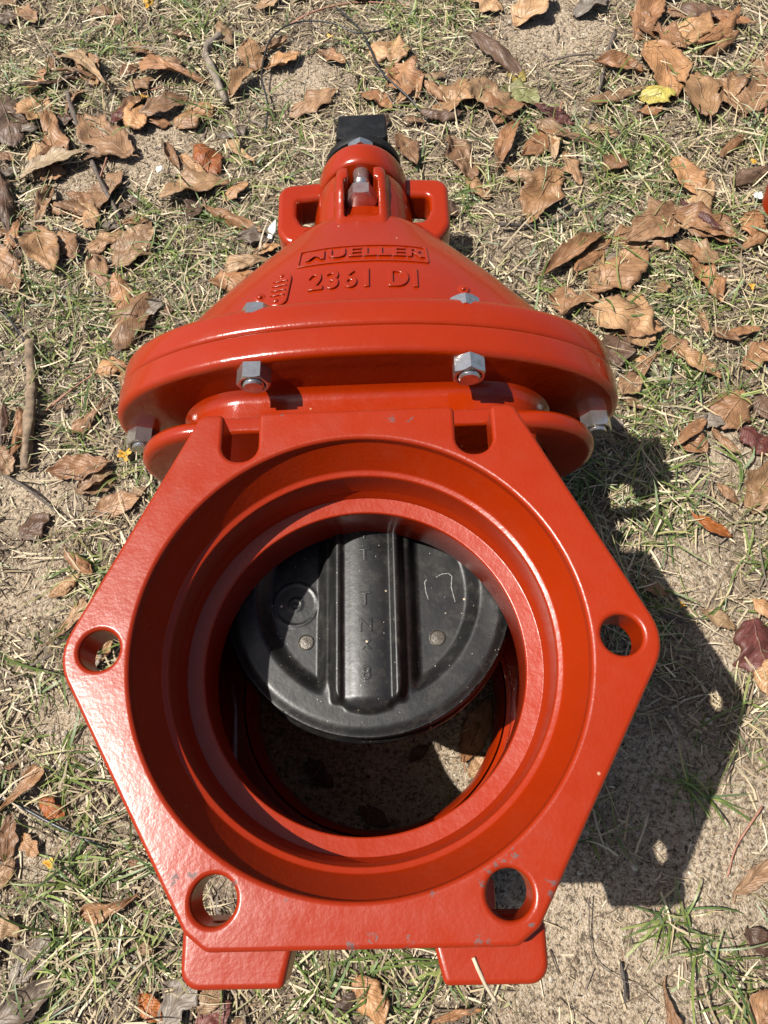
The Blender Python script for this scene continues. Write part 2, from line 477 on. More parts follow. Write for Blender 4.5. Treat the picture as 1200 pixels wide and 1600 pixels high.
LEAVES = [  # stalk x,y  tip x,y  width ratio, outline, colour, curl, label
    (-0.358,0.8479,-0.4376,0.9385,0.42,'spat','c',0.4,'pale tan oak leaf with broad rounded tip, upper left, tucked under a dark narrow leaf'),
    (-0.4843,0.86,-0.4108,0.894,0.34,'spat','d',0.5,'dark brown leaf lying crosswise on the pale tan leaf at upper left'),
    (-0.4506,0.8502,-0.4208,0.7293,0.46,'spat','b',0.3,'spatula-shaped brown leaf with its thin stalk pointing up, left of the long dark twig'),
    (-0.4713,0.7024,-0.3797,0.7361,0.3,'wavy','c',0.7,'pale wavy-edged leaf beside the lower half of the long dark twig'),
    (-0.5183,0.8546,-0.4856,0.7602,0.5,'lobe','d',0.4,'dark leaf at the left photo edge above the long curled dark leaf'),
    (-0.4795,0.7874,-0.4528,0.8351,0.6,'lobe','g',0.2,'flat weathered grey leaf left of the spatula-shaped brown leaf'),
    (-0.3182,0.7324,-0.3942,0.8115,0.42,'lobe','b',0.3,'brown leaf with pointed end over the bare sand right of the long dark twig'),
    (-0.351,0.8822,-0.3259,0.9067,0.5,'ell','b',0.4,None),
    (-0.2256,0.8635,-0.3195,0.8984,0.42,'spat','b',0.45,'large brown leaf just left of the crooked grey twig'),
    (-0.3354,0.849,-0.3021,0.8815,0.5,'lobe','b',0.4,'small lobed brown leaf tucked under the large brown leaf near crooked twig'),
    (-0.3167,0.8016,-0.2499,0.8371,0.36,'wavy','b',0.5,'wavy brown leaf casting a dark shadow above the sandy patch at upper left'),
    (-0.2635,0.7849,-0.2166,0.8249,0.6,'lobe','t',0.3,'light tan lobed leaf touching the foot of the crooked grey twig'),
    (-0.3514,0.7916,-0.3242,0.8294,0.45,'ell','r',0.4,'dark red crumpled leaf among brown leaves at upper left'),
    (-0.1902,0.8332,-0.16,0.8824,0.5,'fold','t',0.8,'folded tan leaf standing upright right of the crooked grey twig'),
    (-0.2861,0.9607,-0.2508,0.9555,0.45,'curl','b',1.0,None),
    (-0.2154,0.9918,-0.1942,0.9378,0.35,'ell','t',0.3,None),
    (-0.2321,0.7436,-0.1986,0.6966,0.6,'ell','o',0.5,'glossy orange and red leaf at the edge of the sandy patch'),
    (-0.2733,0.7555,-0.2538,0.7112,0.4,'curl','b',1.1,'small rolled leaf just left of the glossy orange leaf'),
    (-0.2519,0.7308,-0.2127,0.6895,0.34,'curl','t',0.8,'narrow rolled tan leaf lying below the glossy orange leaf'),
    (-0.1831,0.6788,-0.2725,0.653,0.42,'wavy','t',0.5,'large tan leaf lying left of the red lifting loop'),
    (-0.1592,0.6752,-0.1879,0.6461,0.5,'lobe','t',0.4,'small tan leaf end beside the left red lifting loop'),
    (-0.2293,0.6183,-0.2159,0.663,0.5,'lobe','d',0.4,'dark leaf piece under the large tan leaf left of the loop'),
    (-0.2095,0.6311,-0.1354,0.5879,0.28,'curl','b',1.0,'long rolled brown leaf pointing at the left side of the bonnet'),
    (-0.3553,0.6273,-0.4132,0.65,0.34,'curl','b',0.9,"rolled brown leaf left of the long dark twig's lower end"),
    (-0.3436,0.6549,-0.3991,0.6757,0.3,'ell','b',0.4,'flat narrow brown leaf crossing behind the lower dark twig'),
    (-0.4301,0.6229,-0.4195,0.6858,0.34,'fold','b',0.8,None),
    (-0.3406,0.6095,-0.2832,0.6255,0.4,'spat','b',0.5,'brown leaf lying on the lower end of the long dark twig'),
    (-0.3538,0.5707,-0.3125,0.6038,0.5,'lobe','b',0.4,'curved brown leaf below the lower end of the long dark twig'),
    (-0.4271,0.6142,-0.3899,0.5323,0.46,'ell','t',0.5,'tan oval leaf pointing down in the grass at the left'),
    (-0.3037,0.4823,-0.3451,0.56,0.42,'spat','b',0.5,'smooth brown leaf hanging with its narrow end down, left of the bonnet'),
    (-0.4738,0.5853,-0.4332,0.5108,0.42,'wavy','b',0.5,'brown leaf cut by the left photo edge, beside the tan oval leaf'),
    (-0.3936,0.6018,-0.3694,0.5593,0.5,'lobe','b',0.4,None),
    (-0.3039,0.3538,-0.3369,0.3118,0.46,'spat','b',0.3,'brown spatula leaf on straw left of the side flange nut'),
    (-0.2927,0.2731,-0.359,0.2647,0.42,'wavy','b',0.5,'jagged brown leaf just left of the yellow flower'),
    (-0.4,0.2821,-0.3988,0.3409,0.32,'fold','b',0.9,'narrow folded brown leaf standing against the thick bark stick'),
    (-0.4223,0.2974,-0.4007,0.2647,0.55,'lobe','b',0.4,'reddish brown leaf corner at left edge below the thick stick'),
    (-0.3024,0.2144,-0.2539,0.2299,0.5,'ell','b',0.4,'brown leaf half hidden behind the left edge of the hexagonal flange, below the yellow flower'),
    (-0.4154,0.2955,-0.4201,0.352,0.22,'fold','d',0.9,None),
    (-0.3256,0.2402,-0.2844,0.2509,0.4,'wavy','b',0.4,None),
    (-0.5577,1.0543,-0.5212,1.0723,0.5,'ell','t',0.3,'tan leaf in the top left photo corner'),
    (-0.5504,1.0133,-0.5252,1.0373,0.6,'ell','g',0.3,None),
    (-0.5232,1.0488,-0.4894,1.0088,0.5,'lobe','b',0.3,None),
    (-0.491,0.7104,-0.4607,0.6055,0.28,'curl','d',1.0,'long curled dark brown leaf at the left photo edge'),
    (0.0045,0.9132,0.0608,0.8961,0.75,'lobe','t',0.4,'broad pointed tan leaf above the black operating nut'),
    (0.0357,0.8756,0.0712,0.8162,0.65,'lobe','b',0.4,'brown lobed leaf just right and above the black operating nut'),
    (-0.0074,0.8313,0.0327,0.7989,0.55,'ell','b',0.5,'curled brown leaf directly behind the black operating nut'),
    (-0.044,0.8413,-0.1084,0.7982,0.4,'wavy','b',0.5,'flat brown leaf left of the black operating nut'),
    (0.0723,0.8437,0.1105,0.8564,0.4,'ell','c',0.4,None),
    (0.0749,0.841,0.11,0.7989,0.35,'curl','b',0.8,None),
    (0.093,0.7757,0.1422,0.8365,0.5,'lobe','t',0.5,'pointed tan leaf with dark shadow, second right of the operating nut'),
    (0.1862,0.7698,0.149,0.8436,0.5,'lobe','t',0.4,'broad tan leaf with pointed lower end left of the pale green leaf'),
    (0.1474,0.9273,0.22,0.8339,0.26,'curl','d',0.8,'long dark rolled leaf at top right of centre above the pale green leaf'),
    (0.159,1.0299,0.1973,0.987,0.6,'lobe','t',0.4,'tan leaf cut by the top photo edge right of centre'),
    (-0.1533,0.9188,-0.1124,0.9484,0.36,'curl','b',0.8,None),
    (-0.1642,1.0194,-0.1245,1.0396,0.5,'ell','t',0.5,None),
    (0.1077,0.7275,0.1372,0.6625,0.45,'lobe','b',0.5,'brown lobed leaf upright in the grass right of the operating nut'),
    (0.1687,0.6828,0.2003,0.7546,0.32,'fold','b',0.7,'narrow folded brown leaf standing right of the lobed leaf near the operating nut'),
    (0.1268,0.6675,0.1559,0.6352,0.5,'lobe','t',0.4,None),
    (0.046,0.7738,0.0787,0.767,0.35,'ell','b',0.3,None),
    (-0.0673,0.9209,-0.0304,0.8945,0.45,'lobe','b',0.4,None),
    (0.04,0.748,0.0616,0.6847,0.42,'ell','b',0.5,'brown leaf leaning beside the red stuffing box on its right'),
    (0.1855,0.8236,0.2337,0.7958,0.6,'lobe','p',0.3,'pale green lobed leaf near the top right of centre'),
    (0.1964,0.8583,0.2164,0.8341,0.7,'ell','y',0.2,'small yellow leaf just above the pale green leaf'),
    (0.2173,0.9605,0.2716,1.0185,0.55,'lobe','t',0.6,'tan leaf with a dark hole at the top edge'),
    (0.3033,0.9764,0.3555,1.0122,0.5,'lobe','g',0.3,'grey dry leaf at the top edge over bare sand'),
    (0.3821,0.9161,0.4331,0.9949,0.4,'ell','b',0.5,'reddish brown elliptic leaf, leftmost of the upper right leaf pile'),
    (0.4418,0.896,0.4914,0.9599,0.55,'ell','t',0.4,'tan leaf in the middle of the upper right leaf pile'),
    (0.4545,0.8768,0.5369,0.9676,0.26,'curl','b',0.9,'long rolled brown leaf in the upper right leaf pile'),
    (0.4653,0.8682,0.5227,0.9115,0.3,'curl','b',0.8,'short rolled brown leaf under the long rolled one at upper right'),
    (0.407,0.9359,0.4431,0.8828,0.4,'lobe','b',0.5,'shaded brown leaf under the upper right leaf pile'),
    (0.397,0.9071,0.4141,0.7963,0.5,'ell','t',0.4,'large tan elliptic leaf overlapping the bright yellow leaf'),
    (0.4105,0.8162,0.3721,0.782,0.8,'lobe','y',0.3,'bright yellow leaf scrap at upper right'),
    (0.4542,0.7528,0.4338,0.8499,0.46,'lobe','t',0.4,'tan leaf with bitten edge right of the bright yellow leaf'),
    (0.4837,0.8263,0.5039,0.7639,0.5,'lobe','b',0.5,None),
    (0.5012,0.7593,0.5494,0.8244,0.45,'wavy','b',0.5,'brown leaf by the right photo edge beside a thin red stem'),
    (0.3711,0.8089,0.2946,0.7821,0.3,'wavy','b',0.5,'brown leaf crossed by the thin straight dark twig'),
    (0.2263,0.7914,0.2768,0.7569,0.4,'ell','r',0.4,'dark reddish leaf just right of the pale green leaf'),
    (0.2428,0.674,0.197,0.5948,0.48,'lobe','t',0.6,'tan leaf standing on edge above the right side of the bonnet'),
    (0.2334,0.7431,0.2391,0.6854,0.3,'curl','c',0.6,None),
    (0.3951,0.685,0.416,0.6098,0.45,'ell','t',0.5,'pointed tan leaf just above the large curled leaf at right'),
    (0.3998,0.6002,0.3143,0.5515,0.5,'wavy','b',0.7,'large curled brown leaf, left half of the big leaf clump at right'),
    (0.4503,0.5503,0.3905,0.5656,0.42,'wavy','b',0.6,'brown leaf forming the right half of the big leaf clump'),
    (0.3906,0.6113,0.4298,0.5574,0.3,'curl','r',0.9,'curled dark red leaf edge on top of the big leaf clump'),
    (0.4554,0.631,0.5129,0.6581,0.4,'fold','d',0.6,'dark folded leaf touching the red iron piece at the right edge'),
    (0.4478,0.5305,0.4923,0.5642,0.35,'curl','b',0.6,None),
    (0.412,1.0022,0.4594,1.0072,0.4,'ell','b',0.3,None),
    (0.4299,0.9755,0.4606,0.9511,0.4,'ell','b',0.3,None),
    (0.2071,0.5058,0.2891,0.563,0.3,'curl','b',0.8,'long rolled brown leaf right of the bonnet, upper one of the pair'),
    (0.2448,0.5039,0.2961,0.5565,0.34,'ell','b',0.6,'shorter brown leaf of the overlapping pair right of the bonnet'),
    (0.2606,0.4764,0.3333,0.5326,0.62,'ell','b',0.25,'broad smooth brown leaf lying flat right of the bonnet'),
    (0.22,0.4412,0.2697,0.4759,0.45,'spat','b',0.4,'light brown leaf just behind the right end of the bonnet flange'),
    (0.262,0.4576,0.3199,0.3988,0.62,'lobe','t',0.3,'broad tan lobed leaf right of the bonnet flange under a grass blade'),
    (0.3255,0.388,0.2762,0.3307,0.44,'spat','b',0.4,'brown spatula leaf beside the right end of the bonnet flange'),
    (0.2748,0.3307,0.2983,0.3166,0.45,'ell','b',0.4,None),
    (0.3928,0.5434,0.4091,0.4898,0.4,'ell','b',0.4,None),
    (0.3822,0.4425,0.3861,0.4116,0.35,'fold','b',0.7,None),
    (0.3907,0.4168,0.4211,0.3994,0.45,'ell','b',0.5,'small brown elliptic leaf in the grass at right middle'),
    (0.3496,0.3921,0.3918,0.3541,0.4,'wavy','t',0.7,'twisted tan leaf in the grass right of the bonnet flange'),
    (0.4202,0.3665,0.4583,0.3959,0.5,'lobe','b',0.6,'brown leaf cut by the right photo edge at mid height'),
    (0.4277,0.3341,0.4367,0.2978,0.6,'ell','d',0.5,None),
    (0.3242,0.2692,0.364,0.3009,0.3,'fold','b',0.7,None),
    (0.3704,0.2942,0.3921,0.2571,0.3,'curl','b',0.7,None),
    (0.4016,0.2897,0.421,0.2575,0.6,'lobe','r',0.4,'purplish dark leaf near the right edge at mid height'),
    (0.3894,0.1914,0.4257,0.242,0.55,'lobe','t',0.4,'tan leaf half outside the right photo edge'),
    (0.3292,0.1893,0.3655,0.1651,0.3,'fold','o',0.8,'narrow orange-brown leaf standing right of the hexagonal flange'),
    (0.3205,0.0879,0.3522,0.0701,0.4,'ell','t',0.3,"tan leaf lying at the edge of the flange's shadow"),
    (0.3653,0.0762,0.376,0.0172,0.75,'lobe','r',0.6,'crumpled brick red leaf at the right photo edge'),
    (0.3737,0.098,0.3892,0.0767,0.6,'ell','t',0.3,None),
    (0.267,0.1148,0.291,0.1047,0.45,'ell','b',0.3,None),
    (-0.3547,-0.0808,-0.3161,-0.0424,0.42,'spat','t',0.4,'tan leaf lying over the black wire at lower left'),
    (-0.3422,-0.0833,-0.3421,-0.1251,0.4,'wavy','b',0.5,'brown leaf hanging below the black wire at the left edge'),
    (-0.3429,-0.1468,-0.3347,-0.12,0.6,'ell','b',0.4,None),
    (-0.2155,-0.1514,-0.2628,-0.1665,0.5,'spat','t',0.4,'tan leaf with pointed tail left of the lower left bolt hole'),
    (-0.3183,-0.2159,-0.29,-0.1828,0.5,'lobe','g',0.4,'shaded grey brown leaf at the lower left'),
    (-0.2076,-0.227,-0.1862,-0.2447,0.6,'ell','o',0.5,'glossy orange leaf left of the left foot'),
    (-0.1856,-0.2519,-0.1562,-0.211,0.5,'lobe','g',0.4,'grey brown lobed leaf sticking out from under the left foot'),
    (-0.1563,-0.2406,-0.1358,-0.2217,0.6,'ell','t',0.4,'tan leaf end just under the left foot'),
    (-0.1575,-0.2523,-0.1284,-0.2356,0.6,'lobe','r',0.3,'dark red leaf at the bottom edge below the left foot'),
    (-0.3154,-0.0707,-0.2902,-0.0867,0.5,'lobe','o',0.4,'small rusty orange leaf scrap above the black wire'),
    (-0.2275,-0.1254,-0.212,-0.1289,0.5,'ell','b',0.3,None),
    (-0.3297,-0.101,-0.3115,-0.1184,0.5,'lobe','t',0.3,None),
    (-0.331,0.0714,-0.2983,0.1195,0.42,'spat','t',0.35,'tan leaf behind the left corner of the hexagonal flange'),
    (-0.2894,0.0522,-0.2652,0.0759,0.5,'ell','t',0.3,'tan leaf seen through the left bolt hole'),
    (-0.3238,0.1677,-0.2936,0.1455,0.4,'fold','b',0.5,None),
    (0.2314,-0.2249,0.2363,-0.2582,0.42,'spat','b',0.4,'smooth brown leaf with narrow lower end at the bottom right'),
    (0.3034,-0.1625,0.3427,-0.1331,0.32,'fold','b',0.5,'folded brown leaf leaning in from the right edge below the shadow'),
    (0.3078,-0.1888,0.3262,-0.208,0.7,'ell','d',0.4,'shaded brown leaf at right edge above the green tuft'),
    (-0.0247,-0.2179,-0.0005,-0.2493,0.6,'lobe','t',0.5,'tan crumpled leaf at the bottom edge between the two feet'),
    (0.0378,-0.249,0.0796,-0.2425,0.2,'curl','b',0.7,'thin rolled brown leaf at the bottom edge right of centre'),
    (-0.042,-0.2433,-0.0248,-0.2281,0.5,'lobe','d',0.5,None),
    (0.0759,-0.0486,0.1053,0.009,0.4,'ell','b',0.4,'brown leaf on the ground seen through the bore'),
    (0.0799,-0.0599,0.1056,-0.0493,0.7,'ell','t',0.3,'tan leaf scrap in the sun patch inside the bore'),
    (-0.0691,-0.0439,-0.0449,-0.067,0.5,'lobe','d',0.4,None),
    (0.0076,-0.1009,-0.0213,-0.0851,0.45,'ell','d',0.4,None),
    (0.027,-0.0463,0.0456,-0.0324,0.5,'ell','d',0.4,None),
    (0.2555,0.6979,0.27,0.646,0.35,'lobe','b',0.5,None),
    (0.4521,0.6805,0.4938,0.7234,0.3,'curl','b',0.8,None),
    (-0.3092,0.9256,-0.3447,0.9511,0.5,'ell','b',0.4,None),
    (-0.1112,0.5428,-0.1782,0.5373,0.5,'spat','t',0.5,'tan leaf lying against the left shoulder of the bonnet'),
    (-0.1454,0.5557,-0.112,0.5702,0.5,'ell','t',0.3,None),
    (-0.3072,0.146,-0.3259,0.1258,0.4,'ell','b',0.4,None),
    (0.4069,0.4089,0.4488,0.4158,0.3,'ell','b',0.3,None),
    (0.3603,0.2234,0.3793,0.2005,0.35,'ell','b',0.3,None),
]
STICKS = [
    ([(-0.421, 0.8546), (-0.403, 0.8034), (-0.3843, 0.7576), (-0.357, 0.6946), (-0.3217, 0.6266)],0.00374,'dark','twig','long thin dark twig lying diagonally at upper left'),
    ([(-0.3159, 0.6188), (-0.297, 0.5904), (-0.2807, 0.5668)],0.00266,'pale','twig','short pale stalk below the lower end of the long dark twig'),
    ([(-0.2103, 0.9553), (-0.2254, 0.9292), (-0.2283, 0.916), (-0.2145, 0.8756), (-0.1948, 0.821)],0.00559,'bark','twig','thick crooked grey twig at upper left'),
    ([(0.3524, 0.9236), (0.3348, 0.8811), (0.3175, 0.8186), (0.2968, 0.7592), (0.2852, 0.7075)],0.00296,'dark','twig','thin straight dark twig at upper right of centre'),
    ([(0.254, 0.8802), (0.2945, 0.8813), (0.3327, 0.8852)],0.00161,'dark','twig','thin side twig crossing the straight dark twig'),
    ([(-0.4032, 0.433), (-0.396, 0.3836), (-0.3882, 0.3489), (-0.386, 0.3073), (-0.3848, 0.2688)],0.00638,'barkb','stick','thick brown bark stick at the left edge of the photo'),
    ([(-0.4092, 0.2643), (-0.3772, 0.2436), (-0.3411, 0.2158)],0.00185,'dark','twig','thin dark twig below the thick bark stick'),
    ([(0.1622, 0.5822), (0.219, 0.5894), (0.2819, 0.611)],0.00256,'black','twig','blackened twig in the grass right of the bonnet'),
    ([(0.5637, 0.8979), (0.5446, 0.8222), (0.5273, 0.7505)],0.00170,'red','stem','thin red plant stem by the upper right photo edge'),
    ([(0.2457, 0.7306), (0.2543, 0.7619), (0.2643, 0.7975)],0.00204,'red','stem','reddish stalk rising beside the dark reddish leaf'),
    ([(-0.1227, 0.9795), (-0.0682, 1.0037), (-0.0014, 1.0246), (0.0649, 1.011)],0.00154,'red','stem','long thin brown stem across the top of the photo'),
    ([(-0.3553, 0.6945), (-0.336, 0.8301), (-0.2831, 0.8647)],0.00137,'red','stem','thin dark red stalk under leaves at upper left'),
    ([(-0.3832, 0.3361), (-0.3453, 0.3727), (-0.3168, 0.3977)],0.00137,'red','stem','straight reddish straw right of the thick bark stick'),
    ([(0.364, 0.3049), (0.3492, 0.2697), (0.3456, 0.2353)],0.00180,'dark','twig','short dark twig in the grass at right middle'),
    ([(0.3169, 0.2671), (0.3454, 0.2793)],0.00138,'dark','twig','tiny grey twig beside the folded leaf at right middle'),
    ([(0.1778, -0.161), (0.1752, -0.1902), (0.1811, -0.2116), (0.2076, -0.2282), (0.2247, -0.2402)],0.00049,'dark','twig','dark thread-like root crossing the bare sand at lower right'),
    ([(0.1984, -0.2105), (0.1986, -0.228), (0.1961, -0.238)],0.00148,'black','twig','charred stick fragment on bare sand at bottom right'),
    ([(0.3398, -0.0923), (0.3135, -0.1233), (0.3018, -0.1485)],0.00101,'red','stem','thin straw by the right edge below the shadow'),
    ([(-0.1417, -0.2317), (-0.1244, -0.2501)],0.00173,'pale','twig','pale stick near the bottom edge below left foot'),
    ([(0.2391, -0.0954), (0.2321, -0.1111), (0.2237, -0.1286)],0.00148,'pale','twig','pale wood splinter lying in the flange shadow'),
    ([(0.2961, 0.0604), (0.307, 0.076), (0.2799, 0.0833), (0.3541, 0.0765)],0.00095,'dark','twig','thin bent twig at the edge of the flange shadow'),
]
WIRES = [
    ([(-0.1389, 0.7627), (-0.1374, 0.8148), (-0.1466, 0.8685), (-0.1343, 0.9337), (-0.0978, 0.9666), (-0.0471, 0.9616), (-0.0117, 0.9413), (0.0293, 0.9493), (0.0465, 0.9646)],0.00114,'wire','thin black wire looping above the operating nut'),
    ([(-0.0444, 1.0077), (-0.0116, 0.955), (0.0045, 0.9079), (0.0199, 0.8574), (0.0575, 0.8047), (0.0806, 0.7693)],0.00135,'wire','flat black wire strand running down right of the operating nut'),
    ([(-0.3636, -0.0651), (-0.3311, -0.0781), (-0.2957, -0.0942), (-0.2474, -0.1145)],0.00165,'wire','black wire on the ground at the lower left edge'),
    ([(-0.4636, 0.5281), (-0.4597, 0.5063), (-0.4377, 0.4718), (-0.3979, 0.4192)],0.00119,'wire','thin dark line of wire in grass at the left edge'),
]
PETALS = [(-0.2751, 0.2819, 0.0094, 'flower', 'yellow flower with five lobes beside the left flange nut'),
    (-0.3275, 1.0431, 0.0079, 'petal', 'yellow blossom scrap at the top edge left'),
    (-0.3116, 0.8386, 0.0046, 'petal', 'tiny yellow petal among leaves at upper left'),
    (-0.0526, 0.9469, 0.0047, 'petal', 'tiny yellow petal inside the wire loop'),
    (0.4927, 0.6703, 0.0041, 'petal', 'tiny orange petal at right above the red piece'),
    (0.4502, 0.4754, 0.0044, 'petal', 'small orange petal in grass at right middle'),
    (-0.2976, -0.125, 0.0053, 'petal', 'yellow petal scrap in straw at lower left'),
    (0.3019, 0.0937, 0.0032, 'petal', 'tiny yellow petal in the flange shadow')]
CHIPS_T = [(-0.1283, 0.5711, -0.1189, 0.6079, 'white_petal', 'small white petal left of the lifting loop'),
    (-0.2803, 0.7003, -0.2744, 0.7102, 'white_chip', 'tiny white chip on the sandy patch'),
    (0.4814, 0.6167, 0.4882, 0.6037, 'white_chip', 'white chip beside the red iron piece')]
BARE = [(-0.2963, 0.7487, 0.053), (-0.0985, 0.8717, 0.05), (0.2664, 0.9528, 0.069), (-0.3582, 0.1269, 0.037), (-0.37, 0.2434, 0.036), (0.1928, -0.1809, 0.066), (0.279, -0.0963, 0.063), (0.1481, -0.2363, 0.045), (0.317, 0.1321, 0.029), (-0.3309, -0.1148, 0.024), (-0.2934, -0.0031, 0.028), (0.2115, -0.2373, 0.037), (0.288, -0.1681, 0.032), (0.0026, -0.0681, 0.112), (-0.2916, 0.2404, 0.028), (0.3369, 0.0528, 0.031), (0.0457, 1.0039, 0.029), (-0.2931, -0.1313, 0.017), (0.2549, 0.7678, 0.026), (-0.379, 0.679, 0.035), (0.3725, 0.2688, 0.031)]
GREEN = [(-0.386, 0.9789, 0.058), (-0.2353, 0.8112, 0.031), (-0.12, 0.8286, 0.027), (0.1102, 0.971, 0.056), (0.0267, 0.9982, 0.048), (0.2575, 0.7149, 0.062), (0.3234, 0.7052, 0.058), (0.3561, 0.6476, 0.064), (0.2535, 0.6105, 0.049), (0.4701, 0.8653, 0.035), (0.5009, 0.7172, 0.033), (0.4004, 0.4922, 0.046), (0.3472, 0.4479, 0.044), (0.3498, 0.3765, 0.036), (0.3185, 0.319, 0.039), (0.4547, 0.4611, 0.033), (0.3935, 0.3406, 0.025), (0.2683, 0.242, 0.048), (0.2857, 0.2003, 0.037), (0.3842, 0.1298, 0.022), (-0.3777, 0.4926, 0.048), (-0.4008, 0.4375, 0.031), (-0.3231, 0.4996, 0.032), (-0.3348, 0.4074, 0.042), (-0.3417, 0.3469, 0.034), (-0.2017, 0.578, 0.049), (-0.3055, 0.631, 0.025), (-0.2927, 0.1385, 0.017), (-0.2827, -0.0357, 0.022), (-0.2617, -0.1268, 0.026), (-0.2785, -0.1522, 0.026), (-0.2855, -0.2012, 0.029), (-0.2944, -0.2339, 0.027), (-0.2223, -0.1927, 0.022), (0.0099, -0.2226, 0.022), (-0.0442, -0.2264, 0.019), (0.2473, -0.1819, 0.015), (0.2886, -0.2064, 0.021), (0.2892, -0.243, 0.026), (0.3007, -0.0724, 0.02), (0.0485, -0.207, 0.015), (-0.2774, 0.9921, 0.048), (-0.4841, 0.9042, 0.042), (0.2625, 0.0937, 0.019), (0.125, 0.6284, 0.041), (0.4602, 0.5989, 0.032), (-0.2702, 0.5262, 0.04), (0.4057, 0.1996, 0.026)]

# ------------------------------------------------------------------ ground shape
def fbm(x, y, s, seed=0):
    return mnoise.noise(Vector((x * s + seed, y * s - seed, seed * .37)))

def ground_h(x, y):
    r = math.hypot(x, y - .03)
    k = min(1.0, max(0.0, (r - .17) / .15))
    return (k * (.006 * fbm(x, y, 5, 3) + .004 * fbm(x, y, 13, 9)) + .0022 * fbm(x, y, 40, 5) * (.35 + .65 * k) - .0015)

def bare_w(x, y):
    w = 0.0
    for bx, by, br in BARE:
        d = math.hypot(x - bx, y - by) / (br * 1.2)
        if d < 1.5: w = max(w, min(1.0, 1.5 - d))
    return min(1.0, max(0.0, w + .35 * fbm(x, y, 9, 21)))

def axis(lo, hi, step, outer):
    a = list(np.arange(lo, hi, step))
    k = step; p = hi; right = []
    while p < outer: right.append(p); k *= 1.35; p += k
    right.append(outer)
    k = step; p = lo; left = []
    while p > -outer: k *= 1.35; p -= k; left.append(max(p, -outer))
    return left[::-1] + a + right
xs = axis(-.85, .85, .006, 6.0); ys = axis(-.5, 1.4, .006, 6.0)
gv = []; bw = []
for y in ys:
    for x in xs:
        gv.append((x, y, ground_h(x, y))); bw.append(bare_w(x, y))
nx = len(xs)
gf = [(j * nx + i, j * nx + i + 1, (j + 1) * nx + i + 1, (j + 1) * nx + i) for j in range(len(ys) - 1) for i in range(nx - 1)]
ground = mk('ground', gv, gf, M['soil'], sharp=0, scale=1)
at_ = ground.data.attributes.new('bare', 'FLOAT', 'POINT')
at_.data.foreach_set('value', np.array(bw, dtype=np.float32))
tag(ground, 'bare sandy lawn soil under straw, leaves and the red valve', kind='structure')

def ob_ring(y, A, B, bl=.07, n=192):
    out = []; per = 4 * (A - B) + 2 * math.pi * B
    for i in range(n):
        s = per * i / n; q = math.pi * B / 2; f_ = 2 * (A - B)
        if s < q: a = s / B; p = (A - B + B * math.cos(a), B * math.sin(a))
        elif s < q + f_: p = (A - B - (s - q), B)
        elif s < 3 * q + f_: a = math.pi / 2 + (s - q - f_) / B; p = (-(A - B) + B * math.cos(a), B * math.sin(a))
        elif s < 3 * q + 2 * f_: p = (-(A - B) + (s - 3 * q - f_), -B)
        else: a = 3 * math.pi / 2 + (s - 3 * q - 2 * f_) / B; p = (A - B + B * math.cos(a), B * math.sin(a))
        bulge = 1 + bl * (1 - (p[0] / A) ** 2)
        out.append((p[0], y, ZC - p[1] * bulge))
    return out

# ------------------------------------------------------------------ the gate valve
valve = bpy.data.objects.new('gate_valve', None)
valve.location = (0, 0, LIFT - ZT * .001)
COL.objects.link(valve)
tag(valve, 'large red cast iron gate valve lying on its back, open end flange facing up', 'valve')

# end flanges: hexagonal, four holes and two open slots
def circ(cx, cy, r, n=40): return [(cx + r * math.cos(2 * math.pi * i / n), cy + r * math.sin(2 * math.pi * i / n)) for i in range(n)]
hw, sl = 11.6, 74.6
pts = [(88.6, -144.0, 7), (174.5, -3.5, 30), (101.5, 152.0, 7),
       (sl + hw, 152.0, 3.5), (sl + hw, 117.6, 11), (sl - hw, 117.6, 11), (sl - hw, 152.0, 3.5),
       (-sl + hw, 152.0, 3.5), (-sl + hw, 117.6, 11), (-sl - hw, 117.6, 11), (-sl - hw, 152.0, 3.5),
       (-101.5, 152.0, 7), (-174.5, -3.5, 30), (-88.6, -144.0, 7), (-77.0, -152.3, 8), (77.0, -152.3, 8)]
outline = round_poly(pts, 8)
holes = [circ(149.2 * math.cos(math.radians(a)), 149.2 * math.sin(math.radians(a)), 11.7) for a in (0, 180, 240, 300)]
fl_v, fl_f = plate(outline, holes + [circ(0, 0, 131, 144)], -27, 0, 2.8)
mb = MB(); mb.add(fl_v, fl_f)
top_flange = mb.build('end_flange', M['flange'], valve, 40, True)
tag(top_flange, 'hexagonal end flange facing up, with scuffed lower edge')
mb = MB(); mb.add([(x, y, -305 - z) for x, y, z in fl_v], [q[::-1] for q in fl_f])
bot_flange = mb.build('end_flange', M['flange'], valve, 40, True)
tag(bot_flange, 'lower end flange resting on the ground')

# socket and bore, both ends
prof = [(131.3, -3.5), (131.1, -6.0), (130.7, -7.2), (121.0, -25.2), (120.6, -26.1), (119.9, -26.7), (117.9, -27.2), (117.2, -27.7), (116.9, -28.8), (116.7, -31), (116.3, -50), (115.9, -51.5), (114.4, -55.4), (114.1, -57), (113.9, -57.9), (113.4, -58.1), (104.3, -58.2), (103.75, -58.4), (103.3, -58.9), (103.1, -59.8), (103.3, -62), (104.6, -101), (106.5, -104.5)]
outer = [(112.0, -105), (117, -92), (118, -70), (119, -56), (122, -44), (127, -35), (133, -29), (135, -26.5)]
mb = MB()
mb.rings(lathe_z(prof, 192), False, False)
sock = mb.build('socket', M['socket'], valve, 42)
tag(sock, 'stepped socket opening with shiny inner ring')
mb = MB(); mb.rings([[(x, y, -305 - z) for x, y, z in r][::-1] for r in lathe_z(prof, 128)], False, False)
mb.build('socket', M['socket'], valve, 42)

